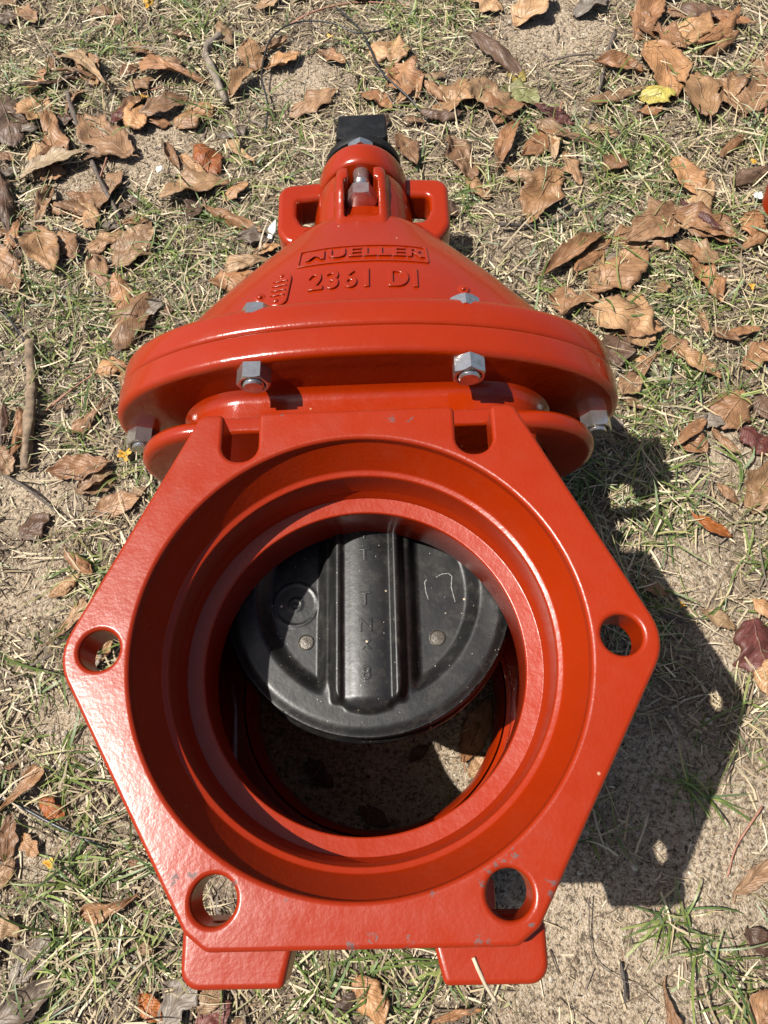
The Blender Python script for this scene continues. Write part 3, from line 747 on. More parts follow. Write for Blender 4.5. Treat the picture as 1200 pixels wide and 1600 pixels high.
# body: chamber, two short barrels, neck, collar, lower flange of the bonnet joint
mb = MB()
mb.rings(lathe_z(outer[::-1], 128), False, False)
mb.rings([[(x, y, -305 - z) for x, y, z in r][::-1] for r in lathe_z(outer[::-1], 128)], False, False)
cham = round_poly([(138, 205, 14), (-138, 205, 14), (-138, 62, 60), (-122, -8, 60), (-118, -70, 60), (-62, -122, 60), (62, -122, 60), (118, -70, 60), (122, -8, 60), (138, 62, 60)], 8)
cv, cf = plate(cham, [circ(0, 0, 108, 96)], ZC - 49, ZC + 49, 9, 4, hole_walls=False)
mb.add(cv, cf)
mb.rings([ob_ring(y, A, B) for y, A, B in ((124, 145, 51), (150, 148, 52.5), (184, 150, 54), (205, 151.5, 54.6), (216, 152, 55), (220, 153, 56), (223, 155.5, 58.6), (225.4, 159, 62.4))], False, False)
web = round_poly([(160, -112, 0), (173, -112, 0), (173, -40, 3), (160, -40, 3)], 5)
mb.rings([[(x, y, z) for y, z in web] for x in (-104, 104)])
body = mb.build('body', M['paint'], valve, 40)
mb = MB()
mb.rings([ob_ring(y, A + 1.5, B - 11, .12) for y, A, B in ((185.6, 150, 55), (185.4, 183, 64), (186.2, 187, 67.5), (188.4, 189.6, 70), (191, 190.4, 70.8), (195, 190.4, 70.8), (198, 189, 69.6), (199.6, 186, 67), (200, 181, 63), (200, 150, 55))], False, False)
mb.build('collar', M['paint'], valve, 40)
FE = 2.2
def rim(y0, y1, A, B, r, a_in, b_in):
    out = [(y0, A - a_in, B - b_in)]
    for k in range(7):
        t = math.pi / 2 * k / 6
        out.append((y0 + r * (1 - math.sin(t)) if False else y0 + r * (1 - math.cos(t)), A - r * (1 - math.sin(t)), B - r * (1 - math.sin(t))))
    out.sort(key=lambda q: q[0])
    for k in range(7):
        t = math.pi / 2 * k / 6
        out.append((y1 - 3.2 * (1 - math.sin(t)), A - 3.2 * (1 - math.cos(t)), B - 3.2 * (1 - math.cos(t))))
    out.append((y1, A - a_in, B - b_in))
    return out
mb = MB()
mb.rings([sup_ring(y, A, B, FE) for y, A, B in rim(225, 250, 216.5, 111, 6, 80, 55)], False, False)
mb.build('body_flange', M['paint'], valve, 40)

# bonnet
BON = [(250.4, 140, 60, FE), (250.4, 210.0, 106, FE), (251.0, 212.0, 108, FE), (252.5, 213.7, 109.6, FE), (255, 214.5, 110.2, FE), (270, 214.3, 110, FE), (274, 212.9, 108.6, FE),
       (276.6, 210.5, 106, FE), (277.9, 207.0, 102.6, FE), (278.2, 207, 98, FE), (278.4, 199, 88, 2.3), (279, 194, 83, 2.3), (280.5, 190, 80, 2.3), (286, 184, 77.6, 2.3), (300, 175, 75, 2.3), (320, 160, 71.2, 2.3), (332, 150, 69, 2.3), (342, 141, 67, 2.3), (352, 132, 64.8, 2.3), (364, 121, 61.8, 2.3), (380, 105.5, 57.2, 2.3), (397, 89, 51.6, 2.3), (408, 79, 49, 2.3), (414, 72.5, 47.6, 2.3), (418, 66, 46.6, 2.3), (421, 58, 45.8, 2.3), (424, 46, 43, 2.3), (462, 40, 40, 2.0)]
mb = MB()
mb.rings([sup_ring(*q) for q in BON], False, True)
bonnet = mb.build('bonnet', M['paint'], valve, 40)
By = [q[0] for q in BON[10:]]; BA = [q[1] for q in BON[10:]]; BB = [q[2] for q in BON[10:]]; BE = [q[3] for q in BON[10:]]
def bon_z(x, y):
    A = np.interp(y, By, BA); B = np.interp(y, By, BB); e = np.interp(y, By, BE)
    return ZC + B * max(0.0, 1 - abs(x / A) ** e) ** (1 / e)

def text_mesh(body_, size, depth, bevel, spacing=1.0, offset=0):
    cu = bpy.data.curves.new('t', 'FONT')
    cu.body = body_; cu.size = size; cu.extrude = depth; cu.bevel_depth = bevel; cu.bevel_resolution = 2
    cu.align_x = 'CENTER'; cu.align_y = 'CENTER'; cu.space_character = spacing; cu.offset = offset; cu.resolution_u = 4
    ob = bpy.data.objects.new('t', cu); COL.objects.link(ob)
    me = baked('lettering', ob)
    bpy.data.objects.remove(ob); bpy.data.curves.remove(cu)
    return me

def wrap_on_bonnet(me, cx, cy, sx, sy, shear=0, arc_r=0, sub=2):
    bm = bmesh.new(); bm.from_mesh(me)
    if sub: bmesh.ops.subdivide_edges(bm, edges=[e for e in bm.edges if e.calc_length() > 2.2], cuts=sub, use_grid_fill=False)
    bmesh.ops.triangulate(bm, faces=bm.faces)
    for v in bm.verts:
        x, y, z = v.co
        X = cx + x * sx + shear * y; Y = cy + y * sy - arc_r * X * X
        v.co = tuple(c * .001 for c in up((X, Y, bon_z(X, Y) + z)))
    bm.to_mesh(me); bm.free(); finish(me, 50)

def raised(name, text, size, depth, bevel, cx, cy, sx, sy, spacing=1.0, off=0, arc_r=0, label=None):
    me = text_mesh(text, size, depth, bevel, spacing, off)
    wrap_on_bonnet(me, cx, cy, sx, sy, 0, arc_r)
    o = link_mesh(name, me, M['paint'], bonnet)
    if label: tag(o, label)
    return o
raised('lettering', '2361 DI', 27, 1.2, .7, 2, 325.5, .92, 1.12, 1.16, .15, .0006, 'raised cast characters reading 2361 DI')
raised('lettering', 'MUELLER', 21, 1.7, .35, 2, 360, 1.16, .80, 1.06, .1, .0006, 'raised cast name above the number')
# raised border round the name
def bonnet_pad(outl, holes_, z0, z1, bev, cx, cy, rot=0, arc_r=0, sub=3):
    v, f = plate(outl, holes_, z0, z1, bev, 3)
    me = bpy.data.meshes.new('pad'); me.from_pydata(v, [], f); me.update()
    c, s = math.cos(rot), math.sin(rot)
    bm = bmesh.new(); bm.from_mesh(me)
    bmesh.ops.subdivide_edges(bm, edges=[e for e in bm.edges if e.calc_length() > 5], cuts=sub)
    bmesh.ops.subdivide_edges(bm, edges=[e for e in bm.edges if e.calc_length() > 5], cuts=sub)
    bmesh.ops.triangulate(bm, faces=bm.faces)
    for p in bm.verts:
        x, y, z = p.co
        X = cx + x * c - y * s; Y = cy + x * s + y * c - arc_r * (cx + x) ** 2
        p.co = tuple(q * .001 for q in up((X, Y, bon_z(X, Y) + z)))
    bm.to_mesh(me); bm.free(); finish(me, 50)
    return me
def rrect(w, h, r, cx=0, cy=0, skew=0): return round_poly([(cx - w / 2 - skew, cy - h / 2, r), (cx + w / 2 + skew, cy - h / 2, r), (cx + w / 2, cy + h / 2, r), (cx - w / 2, cy + h / 2, r)], 4)
link_mesh('name_border', bonnet_pad(rrect(112, 24, 1.6, skew=1.5), [rrect(107.5, 19.6, 1.2, skew=1.4)], -2, 1.5, .7, 1, 360, arc_r=.0006), M['paint'], bonnet)
# badge: rounded plate with two dots and four wavy bars
badge = link_mesh('badge', bonnet_pad(round_poly([(-9.5, -21, 8.5), (9.5, -21, 8.5), (9.5, 21, 8.5), (-9.5, 21, 8.5)], 6), [], -2, 2.0, 1.1, -70, 321, -.09), M['paint'], bonnet)
tag(badge, 'rounded raised badge left of the cast number')
for k, yy in enumerate((-8.4, -2.6, 3.2, 9.0)):
    bar = [(-6.5, yy - .9), (-3, yy - 1.8), (1, yy - .8), (4, yy - .2), (6.5, yy - .8), (6.5, yy + .9), (4, yy + 1.6), (0, yy + .9), (-3, yy), (-6.5, yy + .9)]
    link_mesh('badge_bar', bonnet_pad(bar, [], 1, 3.3, .5, -70, 321, -.09, sub=1), M['paint'], bonnet)
def dome(cx, cy, r, h, z0):
    m = MB()
    rings_ = []
    for q, hh in ((1.0, -1.5), (1.0, .2), (.92, .55 * h), (.7, .85 * h), (.4, h)):
        rings_.append([(cx + r * q * math.cos(2 * math.pi * i / 20), cy + r * q * math.sin(2 * math.pi * i / 20), z0 + hh) for i in range(20)])
    return m.rings(rings_, False, True)
for dx, dy in ((-70 + 1.4, 321 + 15.6), (-70 - 1.4, 321 - 15.6)):
    dome(dx, dy, 2.4, 1.6, bon_z(dx, dy) + 2).build('badge_dot', M['paint'], bonnet, 60)
for dx, dy in ((-86, 314), (85, 314)):
    m = dome(dx, dy, 5.2, 1.4, bon_z(dx, dy)); d2 = dome(dx, dy, 2.2, 3.4, bon_z(dx, dy)); m.add(d2.v, d2.f)
    m.build('casting_dimple', M['paint'], bonnet, 60)

# bonnet bolts with nuts
def bolt(cx, cz, rot):
    m = MB()
    m.rings(lathe_y([(7.0, 209.0), (7.7, 209.8), (8.1, 210.3), (7.6, 211.0), (8.1, 211.8), (8.0, 274)], 28, cx, cz))
    h = hexnut(22.8, 10, 0, 0, 270, 280.2)
    c, s = math.cos(rot), math.sin(rot)
    m.add([(cx + x * c - z * s, y, cz + x * s + z * c) for x, y, z in h.v], h.f)
    b_ = m.build('bonnet_bolt', M['steel'], valve, 25)
    # nut: hexagon with its bored end
    nn = 96; rg = []
    h = hexnut(22.8, 15, 0, 0, 225.2, 211.4)
    v = [(cx + x * c - z * s, y, cz + x * s + z * c) for x, y, z in h.v]
    f = [q for q in h.f if len(q) == 4]
    k = MB(); k.add(v, f)
    k.rings([[(cx + r * math.cos(2 * math.pi * i / 48), y, cz + r * math.sin(2 * math.pi * i / 48)) for i in range(48)] for r, y in ((11.4, 211.4), (9.6, 211.5), (8.6, 213.2), (8.3, 218))], False, False)
    k.build('nut', M['steel'], b_, 25)
    w = MB(); w.rings(lathe_y([(8, 222.1), (15.5, 222.1), (15.5, 219.9), (8, 219.9)], 40, cx, cz), False, False)
    return b_
for sx_, cz_, rt in ((-81.5, ZC + 92.2, .50), (81.5, ZC + 92.2, -.04), (-198.4, ZC, .12), (198.4, ZC, .46), (-81.5, ZC - 92.2, .2), (81.5, ZC - 92.2, .3)):
    bolt(sx_, cz_, rt)

# stuffing box: cylinder with bolt bosses above and below, cast in one
def prim(v, f):
    me = bpy.data.meshes.new('tmp'); me.from_pydata(v, [], f); me.update()
    bm = bmesh.new(); bm.from_mesh(me); bmesh.ops.recalc_face_normals(bm, faces=bm.faces); bm.to_mesh(me); bm.free()
    o = bpy.data.objects.new('tmp', me); COL.objects.link(o); return o
def box(x0, x1, y0, y1, z0, z1):
    v = [(x, y, z) for x in (x0, x1) for y in (y0, y1) for z in (z0, z1)]
    f = [(0, 1, 3, 2), (4, 6, 7, 5), (0, 4, 5, 1), (2, 3, 7, 6), (0, 2, 6, 4), (1, 5, 7, 3)]
    return v, f
cyl = MB(); cyl.rings([[(a_ * math.cos(t), y, ZC - b2 * math.sin(t)) for t in [2 * math.pi * i / 96 for i in range(96)]] for a_, b2, y in ((46, 45, 392), (47, 47.5, 406), (48.5, 51, 418), (49, 55, 432), (48.8, 58, 446), (47.6, 58.6, 456), (46, 57.6, 466.4))])
base = prim([up(p) for p in cyl.v], cyl.f)
cut = []
for sgn in (1, -1):
    bb = MB()
    rg = []
    for y, w, top in ((398, 27, 45), (404, 27, 48), (414, 26.5, 49.5), (428, 26, 53.5), (440, 25.5, 58), (456, 25, 59.4), (466.2, 24, 57.8)):
        sec = round_poly([(-w, 10, 0), (w, 10, 0), (w - 1, top, 7), (-w + 1, top, 7)], 5)
        rg.append([(x, y, ZC + sgn * c) for x, c in sec])
    bb.rings(rg)
    o2 = prim([up(p) for p in bb.v], bb.f)
    md = base.modifiers.new('u', 'BOOLEAN'); md.operation = 'UNION'; md.object = o2; md.solver = 'EXACT'; cut.append(o2)
    nb = MB()
    for (hw_, y0, y1, c0) in ((15.6, 415, 452.5, 29.5), (11.6, 440, 490, 34)):
        sec = [(hw_ * math.cos(t), -hw_ * math.sin(t)) for t in [math.pi * i / 16 for i in range(17)]]
        sec = [(-hw_, 60)] + [(-x, yy) for x, yy in sec] + [(hw_, 60)]
        q = MB(); q.rings([[(x, y, ZC + sgn * (c0 + hw_ + c)) for x, c in sec] for y in (y0, y1)])
        o3 = prim([up(p) for p in q.v], q.f)
        md = base.modifiers.new('d', 'BOOLEAN'); md.operation = 'DIFFERENCE'; md.object = o3; md.solver = 'EXACT'; cut.append(o3)
md = base.modifiers.new('r', 'REMESH'); md.mode = 'VOXEL'; md.voxel_size = 1.0; md.use_smooth_shade = True
md = base.modifiers.new('s', 'SMOOTH'); md.factor = .5; md.iterations = 22
me = baked('stuffing_box', base)
for o_ in cut + [base]: bpy.data.objects.remove(o_)
bm = bmesh.new(); bm.from_mesh(me); bmesh.ops.scale(bm, vec=(.001,) * 3, verts=bm.verts); bm.to_mesh(me); bm.free()
me.materials.clear(); me.shade_smooth()
stuff_box = link_mesh('stuffing_box', me, M['paint'], valve)
# gland cap on top of it
mb = MB()
mb.rings([[(45.5 * q * math.cos(t), y, ZC - 60 * q * math.sin(t)) for t in [2 * math.pi * i / 96 for i in range(96)]] for q, y in
          ((.4, 470.4), (.94, 470.4), (.965, 471.4), (.985, 473), (1.0, 475.6), (1.0, 490), (.99, 493), (.965, 495.2), (.93, 496), (.4, 496.2))])
mb.build('gland_cap', M['paint'], valve, 40)
# hold-down bolts of the cap
for sgn in (1, -1):
    cz = ZC + sgn * 45.5
    m = MB(); m.rings(lathe_y([(7.9, 444), (7.9, 453), (8.3, 453.6), (7.7, 454.6), (8.3, 455.6), (7.7, 456.6), (8.3, 457.6), (7.9, 458.6), (7.9, 505), (7.2, 506)], 28, 0, cz))
    hb = m.build('gland_bolt', M['steel'], valve, 25)
    h = hexnut(25.4, 11, 0, 0, 446, 434)
    c, s = math.cos(.52), math.sin(.52)
    k = MB(); k.add([(x * c - z * s, y, cz + x * s + z * c) for x, y, z in h.v], h.f)
    hd = k.build('bolt_head', M['steel_red'], hb, 25); tag(hd, 'hexagonal bolt head with red overspray')
    h = hexnut(23.4, 13, 0, 0, 496.3, 503.5)
    k = MB(); k.add([(x, y, cz + z) for x, y, z in h.v], h.f); k.build('nut', M['steel'], hb, 25)
# lifting loops either side
for sgn in (-1, 1):
    o_l = round_poly([(30, 416, 6), (74, 415, 16), (84, 432, 18), (84, 490, 14), (30, 494, 6)], 6)
    i_l = round_poly([(36, 438, 5), (59, 438, 6), (64.5, 450, 6), (64.5, 469, 5), (36, 472, 5)], 6)
    if sgn < 0:
        o_l = [(-x, y) for x, y in o_l][::-1]; i_l = [(-x, y) for x, y in i_l][::-1]
    lv, lf = plate(o_l, [i_l], ZC - 18, ZC + 18, 5.8, 6)
    mb = MB(); mb.add(lv, lf); mb.build('lifting_loop', M['paint'], valve, 40, True)
# stem and operating nut
mb = MB(); mb.rings(lathe_y([(17, 485), (17, 524)], 40)); mb.build('stem', M['steel'], valve, 30)
mb = MB()
mb.rings(lathe_y([(14, 521), (36.5, 521), (38.2, 521.8), (38.8, 523.4), (38.6, 529), (37.6, 531), (35, 533.4), (30, 535)], 72), True, False)
def sq(y, h, r):
    return [(x, y, ZC + z) for x, z in round_poly([(-h, -h, r), (-h, h, r), (h, h, r), (h, -h, r)][::-1], 5)]
mb.rings(lathe_y([(30, 533), (27, 536), (25, 541)], 48), False, False)
mb.rings([sq(539.6, 23.5, 3), sq(539.8, 25.2, 3.2), sq(541.2, 26.4, 3.4), sq(572.2, 24.8, 3.2), sq(573.8, 24.2, 3.2), sq(574.8, 22.8, 3)])
mb.build('operating_nut', M['black'], valve, 40)
tag(valve.children[-1], 'square black operating nut on its round skirt')

# feet of both end flanges
for top_ in (True, False):
    for sgn in (-1, 1):
        ft = round_poly([(33, -140, 0), (40.5, -171, 3.5), (93, -171, 10), (93.5, -140, 6)], 6)
        if sgn < 0: ft = [(-x, y) for x, y in ft][::-1]
        fv, ff = plate(ft, [], -44, -15, 3.2, 5)
        if not top_: fv = [(x, y, -305 - z) for x, y, z in fv]; ff = [q[::-1] for q in ff]
        mb = MB(); mb.add(fv, ff); mb.build('foot', M['flange'], valve, 40, True)

# gate: rubber covered disc, half raised
GC, GR, GZ = 63.0, 105.0, ZC + 46.0
def sst(a, b, x):
    t = np.clip((x - a) / (b - a), 0, 1); return t * t * (3 - 2 * t)
def gate_h(x, y):
    """relief of the gate face in mm (0 = rim face)"""
    r = np.hypot(x, y - GC)
    h = -3.2 * sst(GR - 9, GR + .5, r) ** 1.5
    # pockets either side of the stem column
    ax = np.abs(x)
    pk = (1 - sst(72, 84, r)) * sst(29, 38, ax)
    h -= 11.0 * pk
    h += 2.0 * (1 - sst(72, 84, r)) * sst(46, 60, ax) * 0
    # raised column, two ridges and boss at the foot
    yb = -29.0
    colm = (1 - sst(24.5, 29.0, np.hypot(ax, np.minimum(0, y - (yb + 28)) * 1.08))) 
    h = np.where(colm > 0, h + colm * 3.6, h)
    cyl_ = np.sqrt(np.clip(1 - (x / 17.0) ** 2, 0, 1)) * (1 - sst(15, 18, ax))
    foot = sst(yb + 2, yb + 14, y)
    h += 5.2 * cyl_ * foot
    rid = np.exp(-(np.abs(ax - 20.8) / 3.9) ** 2.6) * sst(-20.5, -16, y)
    h += 6.8 * rid
    gro = 0 * np.exp(-((ax - 27.0) / 2.6) ** 2) * sst(-20, -12, y)
    h -= 2.2 * gro
    # shallow casting marks
    h += .9 * np.exp(-((np.hypot(x + 54, y - 55) - 16) / .8) ** 2)
    h += 1.0 * np.exp(-((np.hypot(x + 54, y - 55) - 4.2) / .9) ** 2) + 1.0 * np.exp(-(np.hypot(x + 54, y - 55) / 1.3) ** 2)
    return h
st = 1.1
gx = np.arange(-GR - st, GR + 2 * st, st); gy = np.arange(GC - GR - st, 205, st)
X, Y = np.meshgrid(gx, gy)
rr_ = np.hypot(X, np.minimum(Y - GC, 0) + 0 * X)
dd = np.hypot(X, Y - GC)
low = Y < GC
# pull grid points outside the outline back onto it
rad = np.where(low, dd, np.abs(X))
fac = np.where(rad > GR, GR / np.maximum(rad, 1e-6), 1)
Xc = X * fac; Yc = np.where(low, GC + (Y - GC) * fac, Y)
keep = rad <= GR + st * 1.5
H = gate_h(Xc, np.minimum(Yc, 9999)) 
H = np.where(Yc > GC, gate_h(Xc, Yc) if False else H, H)
idx = -np.ones(X.shape, int); verts = []
for j in range(X.shape[0]):
    for i in range(X.shape[1]):
        if keep[j, i]:
            idx[j, i] = len(verts); verts.append((float(Xc[j, i]), float(Yc[j, i]), float(GZ + H[j, i])))
faces = []
for j in range(X.shape[0] - 1):
    for i in range(X.shape[1] - 1):
        q = (idx[j, i], idx[j, i + 1], idx[j + 1, i + 1], idx[j + 1, i])
        if min(q) >= 0: faces.append(q)
mb = MB(); mb.add(verts, faces)
# edge of the disc: rounded lip with a sealing bead
edge = []
for (r, z) in ((GR - .8, -3.0), (GR + .6, -5.0), (GR + 1.0, -8), (GR + .2, -12), (GR + .2, -14), (GR + 2.6, -16.5), (GR + 3.2, -20), (GR + 1.8, -24), (GR - 4, -30), (GR - 8, -60), (GR - 14, -90)):
    ring = [(r * math.cos(math.radians(a)), GC + r * math.sin(math.radians(a)), GZ + z) for a in np.linspace(180, 360, 97)]
    ring = [(-r, GC + 125, GZ + z)] + ring + [(r, GC + 125, GZ + z)]
    edge.append(ring)
mb.rings(edge, False, False, closed=False)
mb.add([(-90, GC + 125, GZ - 90)] + [((GR - 14) * math.cos(math.radians(a)), GC + (GR - 14) * math.sin(math.radians(a)), GZ - 90) for a in np.linspace(180, 360, 49)] + [(90, GC + 125, GZ - 90)], [tuple(range(51))])
gate = mb.build('gate', M['rubber'], valve, 0)
tag(gate, 'dark grey rubber coated gate disc half closing the bore')
def gz(x, y): return GZ + float(gate_h(np.array([x]), np.array([y]))[0])
for px_, py_ in ((-46.0, 26.5), (50.0, 27.0)):
    m = MB(); rings_ = []
    for q, hh in ((5.9, -1), (5.9, .9), (5.2, 1.3), (4.8, .3), (1.5, .6), (.2, .7)):
        rings_.append([(px_ + q * math.cos(2 * math.pi * i / 28), py_ + q * math.sin(2 * math.pi * i / 28), gz(px_, py_) + hh) for i in range(28)])
    m.rings(rings_, False, True); m.build('plug', M['brass'], gate, 50)
for ch, yy in (('T', 86), ('I', 103), ('T', 52.5), ('N', 33), ('x', 20.5), ('8', -.5)):
    me = text_mesh(ch, 13.5, .5, .3)
    bm = bmesh.new(); bm.from_mesh(me)
    for v_ in bm.verts:
        x, y, z = v_.co; X_, Y_ = -1 + x, yy + y
        v_.co = tuple(c * .001 for c in up((X_, Y_, gz(X_, Y_) + .1 + z * .8)))
    bm.to_mesh(me); bm.free(); finish(me, 50)
    link_mesh('moulded_character', me, M['rubber'], gate)
me = text_mesh('SHR', 8.5, .45, .2)
bm = bmesh.new(); bm.from_mesh(me)
for v_ in bm.verts:
    x, y, z = v_.co; X_, Y_ = -52 + x, 76 + y
    v_.co = tuple(c * .001 for c in up((X_, Y_, gz(X_, Y_) + z * .6)))
bm.to_mesh(me); bm.free(); finish(me, 50)
link_mesh('moulded_character', me, M['rubber'], gate)
def chalk(path):
    m = MB(); rg = []
    for k, (x, y) in enumerate(path):
        a = Vector(path[min(k + 1, len(path) - 1)]) - Vector(path[max(k - 1, 0)]); a.normalize()
        w = .42 + .15 * math.sin(k * 2.1)
        rg.append([(x - a.y * w, y + a.x * w, gz(x, y) + .05), (x - a.y * w * .4, y + a.x * w * .4, gz(x, y) + .3), (x + a.y * w * .4, y - a.x * w * .4, gz(x, y) + .3), (x + a.y * w, y - a.x * w, gz(x, y) + .05)])
    m.rings(rg); return m.build('chalk_mark', M['chalk'], gate, 0)
def sm(p, n=6):
    out = []
    for k in range(len(p) - 1):
        for i in range(n):
            t = i / n; out.append((p[k][0] + (p[k + 1][0] - p[k][0]) * t, p[k][1] + (p[k + 1][1] - p[k][1]) * t))
    return out + [p[-1]]
chalk(sm([(44.5, 71.5), (42.8, 69.5), (43.4, 62), (45.0, 56)]))
chalk(sm([(51.5, 73), (56, 75.5), (61, 75.8), (63.5, 73.5), (62.5, 65), (64.8, 53.5)]))

# ------------------------------------------------------------------ second red casting just entering the picture
other = bpy.data.objects.new('red_pipe_fitting', None)
other.location = (.634, .560, .0)
COL.objects.link(other)
tag(other, 'red painted iron casting, only its rounded edge showing at the right photo border', 'casting')
mb = MB(); mb.add([(x, y, z - 232) for x, y, z in fl_v], fl_f)
mb.build('end_flange', M['flange'], other, 40, True)
mb = MB(); mb.rings(lathe_z([(100, -305), (104, -290), (118, -262), (136, -257)], 96), False, False)
mb.rings(lathe_z([(131.2, -240), (118, -258), (104, -262), (96, -304)], 96), False, False)
mb.build('barrel', M['paint'], other, 40)

# ------------------------------------------------------------------ leaf litter
LCOL = {'c': (.45, .30, .165), 't': (.41, .23, .107), 'b': (.315, .165, .078), 'd': (.12, .065, .038), 'g': (.20, .15, .107), 'r': (.125, .033, .024),
        'o': (.30, .085, .014), 'y': (.42, .31, .06), 'p': (.24, .26, .11)}
LNAME = {'c': 'pale_leaf', 't': 'tan_leaf', 'b': 'brown_leaf', 'd': 'dark_leaf', 'g': 'grey_leaf', 'r': 'red_leaf', 'o': 'orange_leaf', 'y': 'yellow_leaf', 'p': 'green_leaf'}
def half_width(shape, t, rnd, side):
    stalk = .05
    if shape == 'spat':
        w = .10 + .90 * max(0.0, t) ** 1.7
        w *= math.sqrt(max(0.0, 1 - max(0.0, (t - .72) / .28) ** 2.2))
        w *= 1 + .10 * math.sin(t * 16 + rnd)
    elif shape == 'lobe':
        w = math.sin(math.pi * min(1, t * .92 + .05)) ** .62
        w *= 1 + .24 * math.sin(t * 13 + rnd + side * 1.1) * math.sin(math.pi * t)
    elif shape == 'wavy':
        w = math.sin(math.pi * min(1, t * .94 + .03)) ** .8
        w *= 1 + .15 * math.sin(t * 19 + rnd + side * 2)
    elif shape in ('curl', 'fold'):
        w = math.sin(math.pi * min(1, t * .95 + .02)) ** .7
        w *= 1 + .07 * math.sin(t * 15 + rnd + side)
    else:
        w = math.sin(math.pi * min(1, t * .96 + .02)) ** .85 * (1 + .05 * math.sin(t * 14 + rnd + side))
    return max(w, .012)

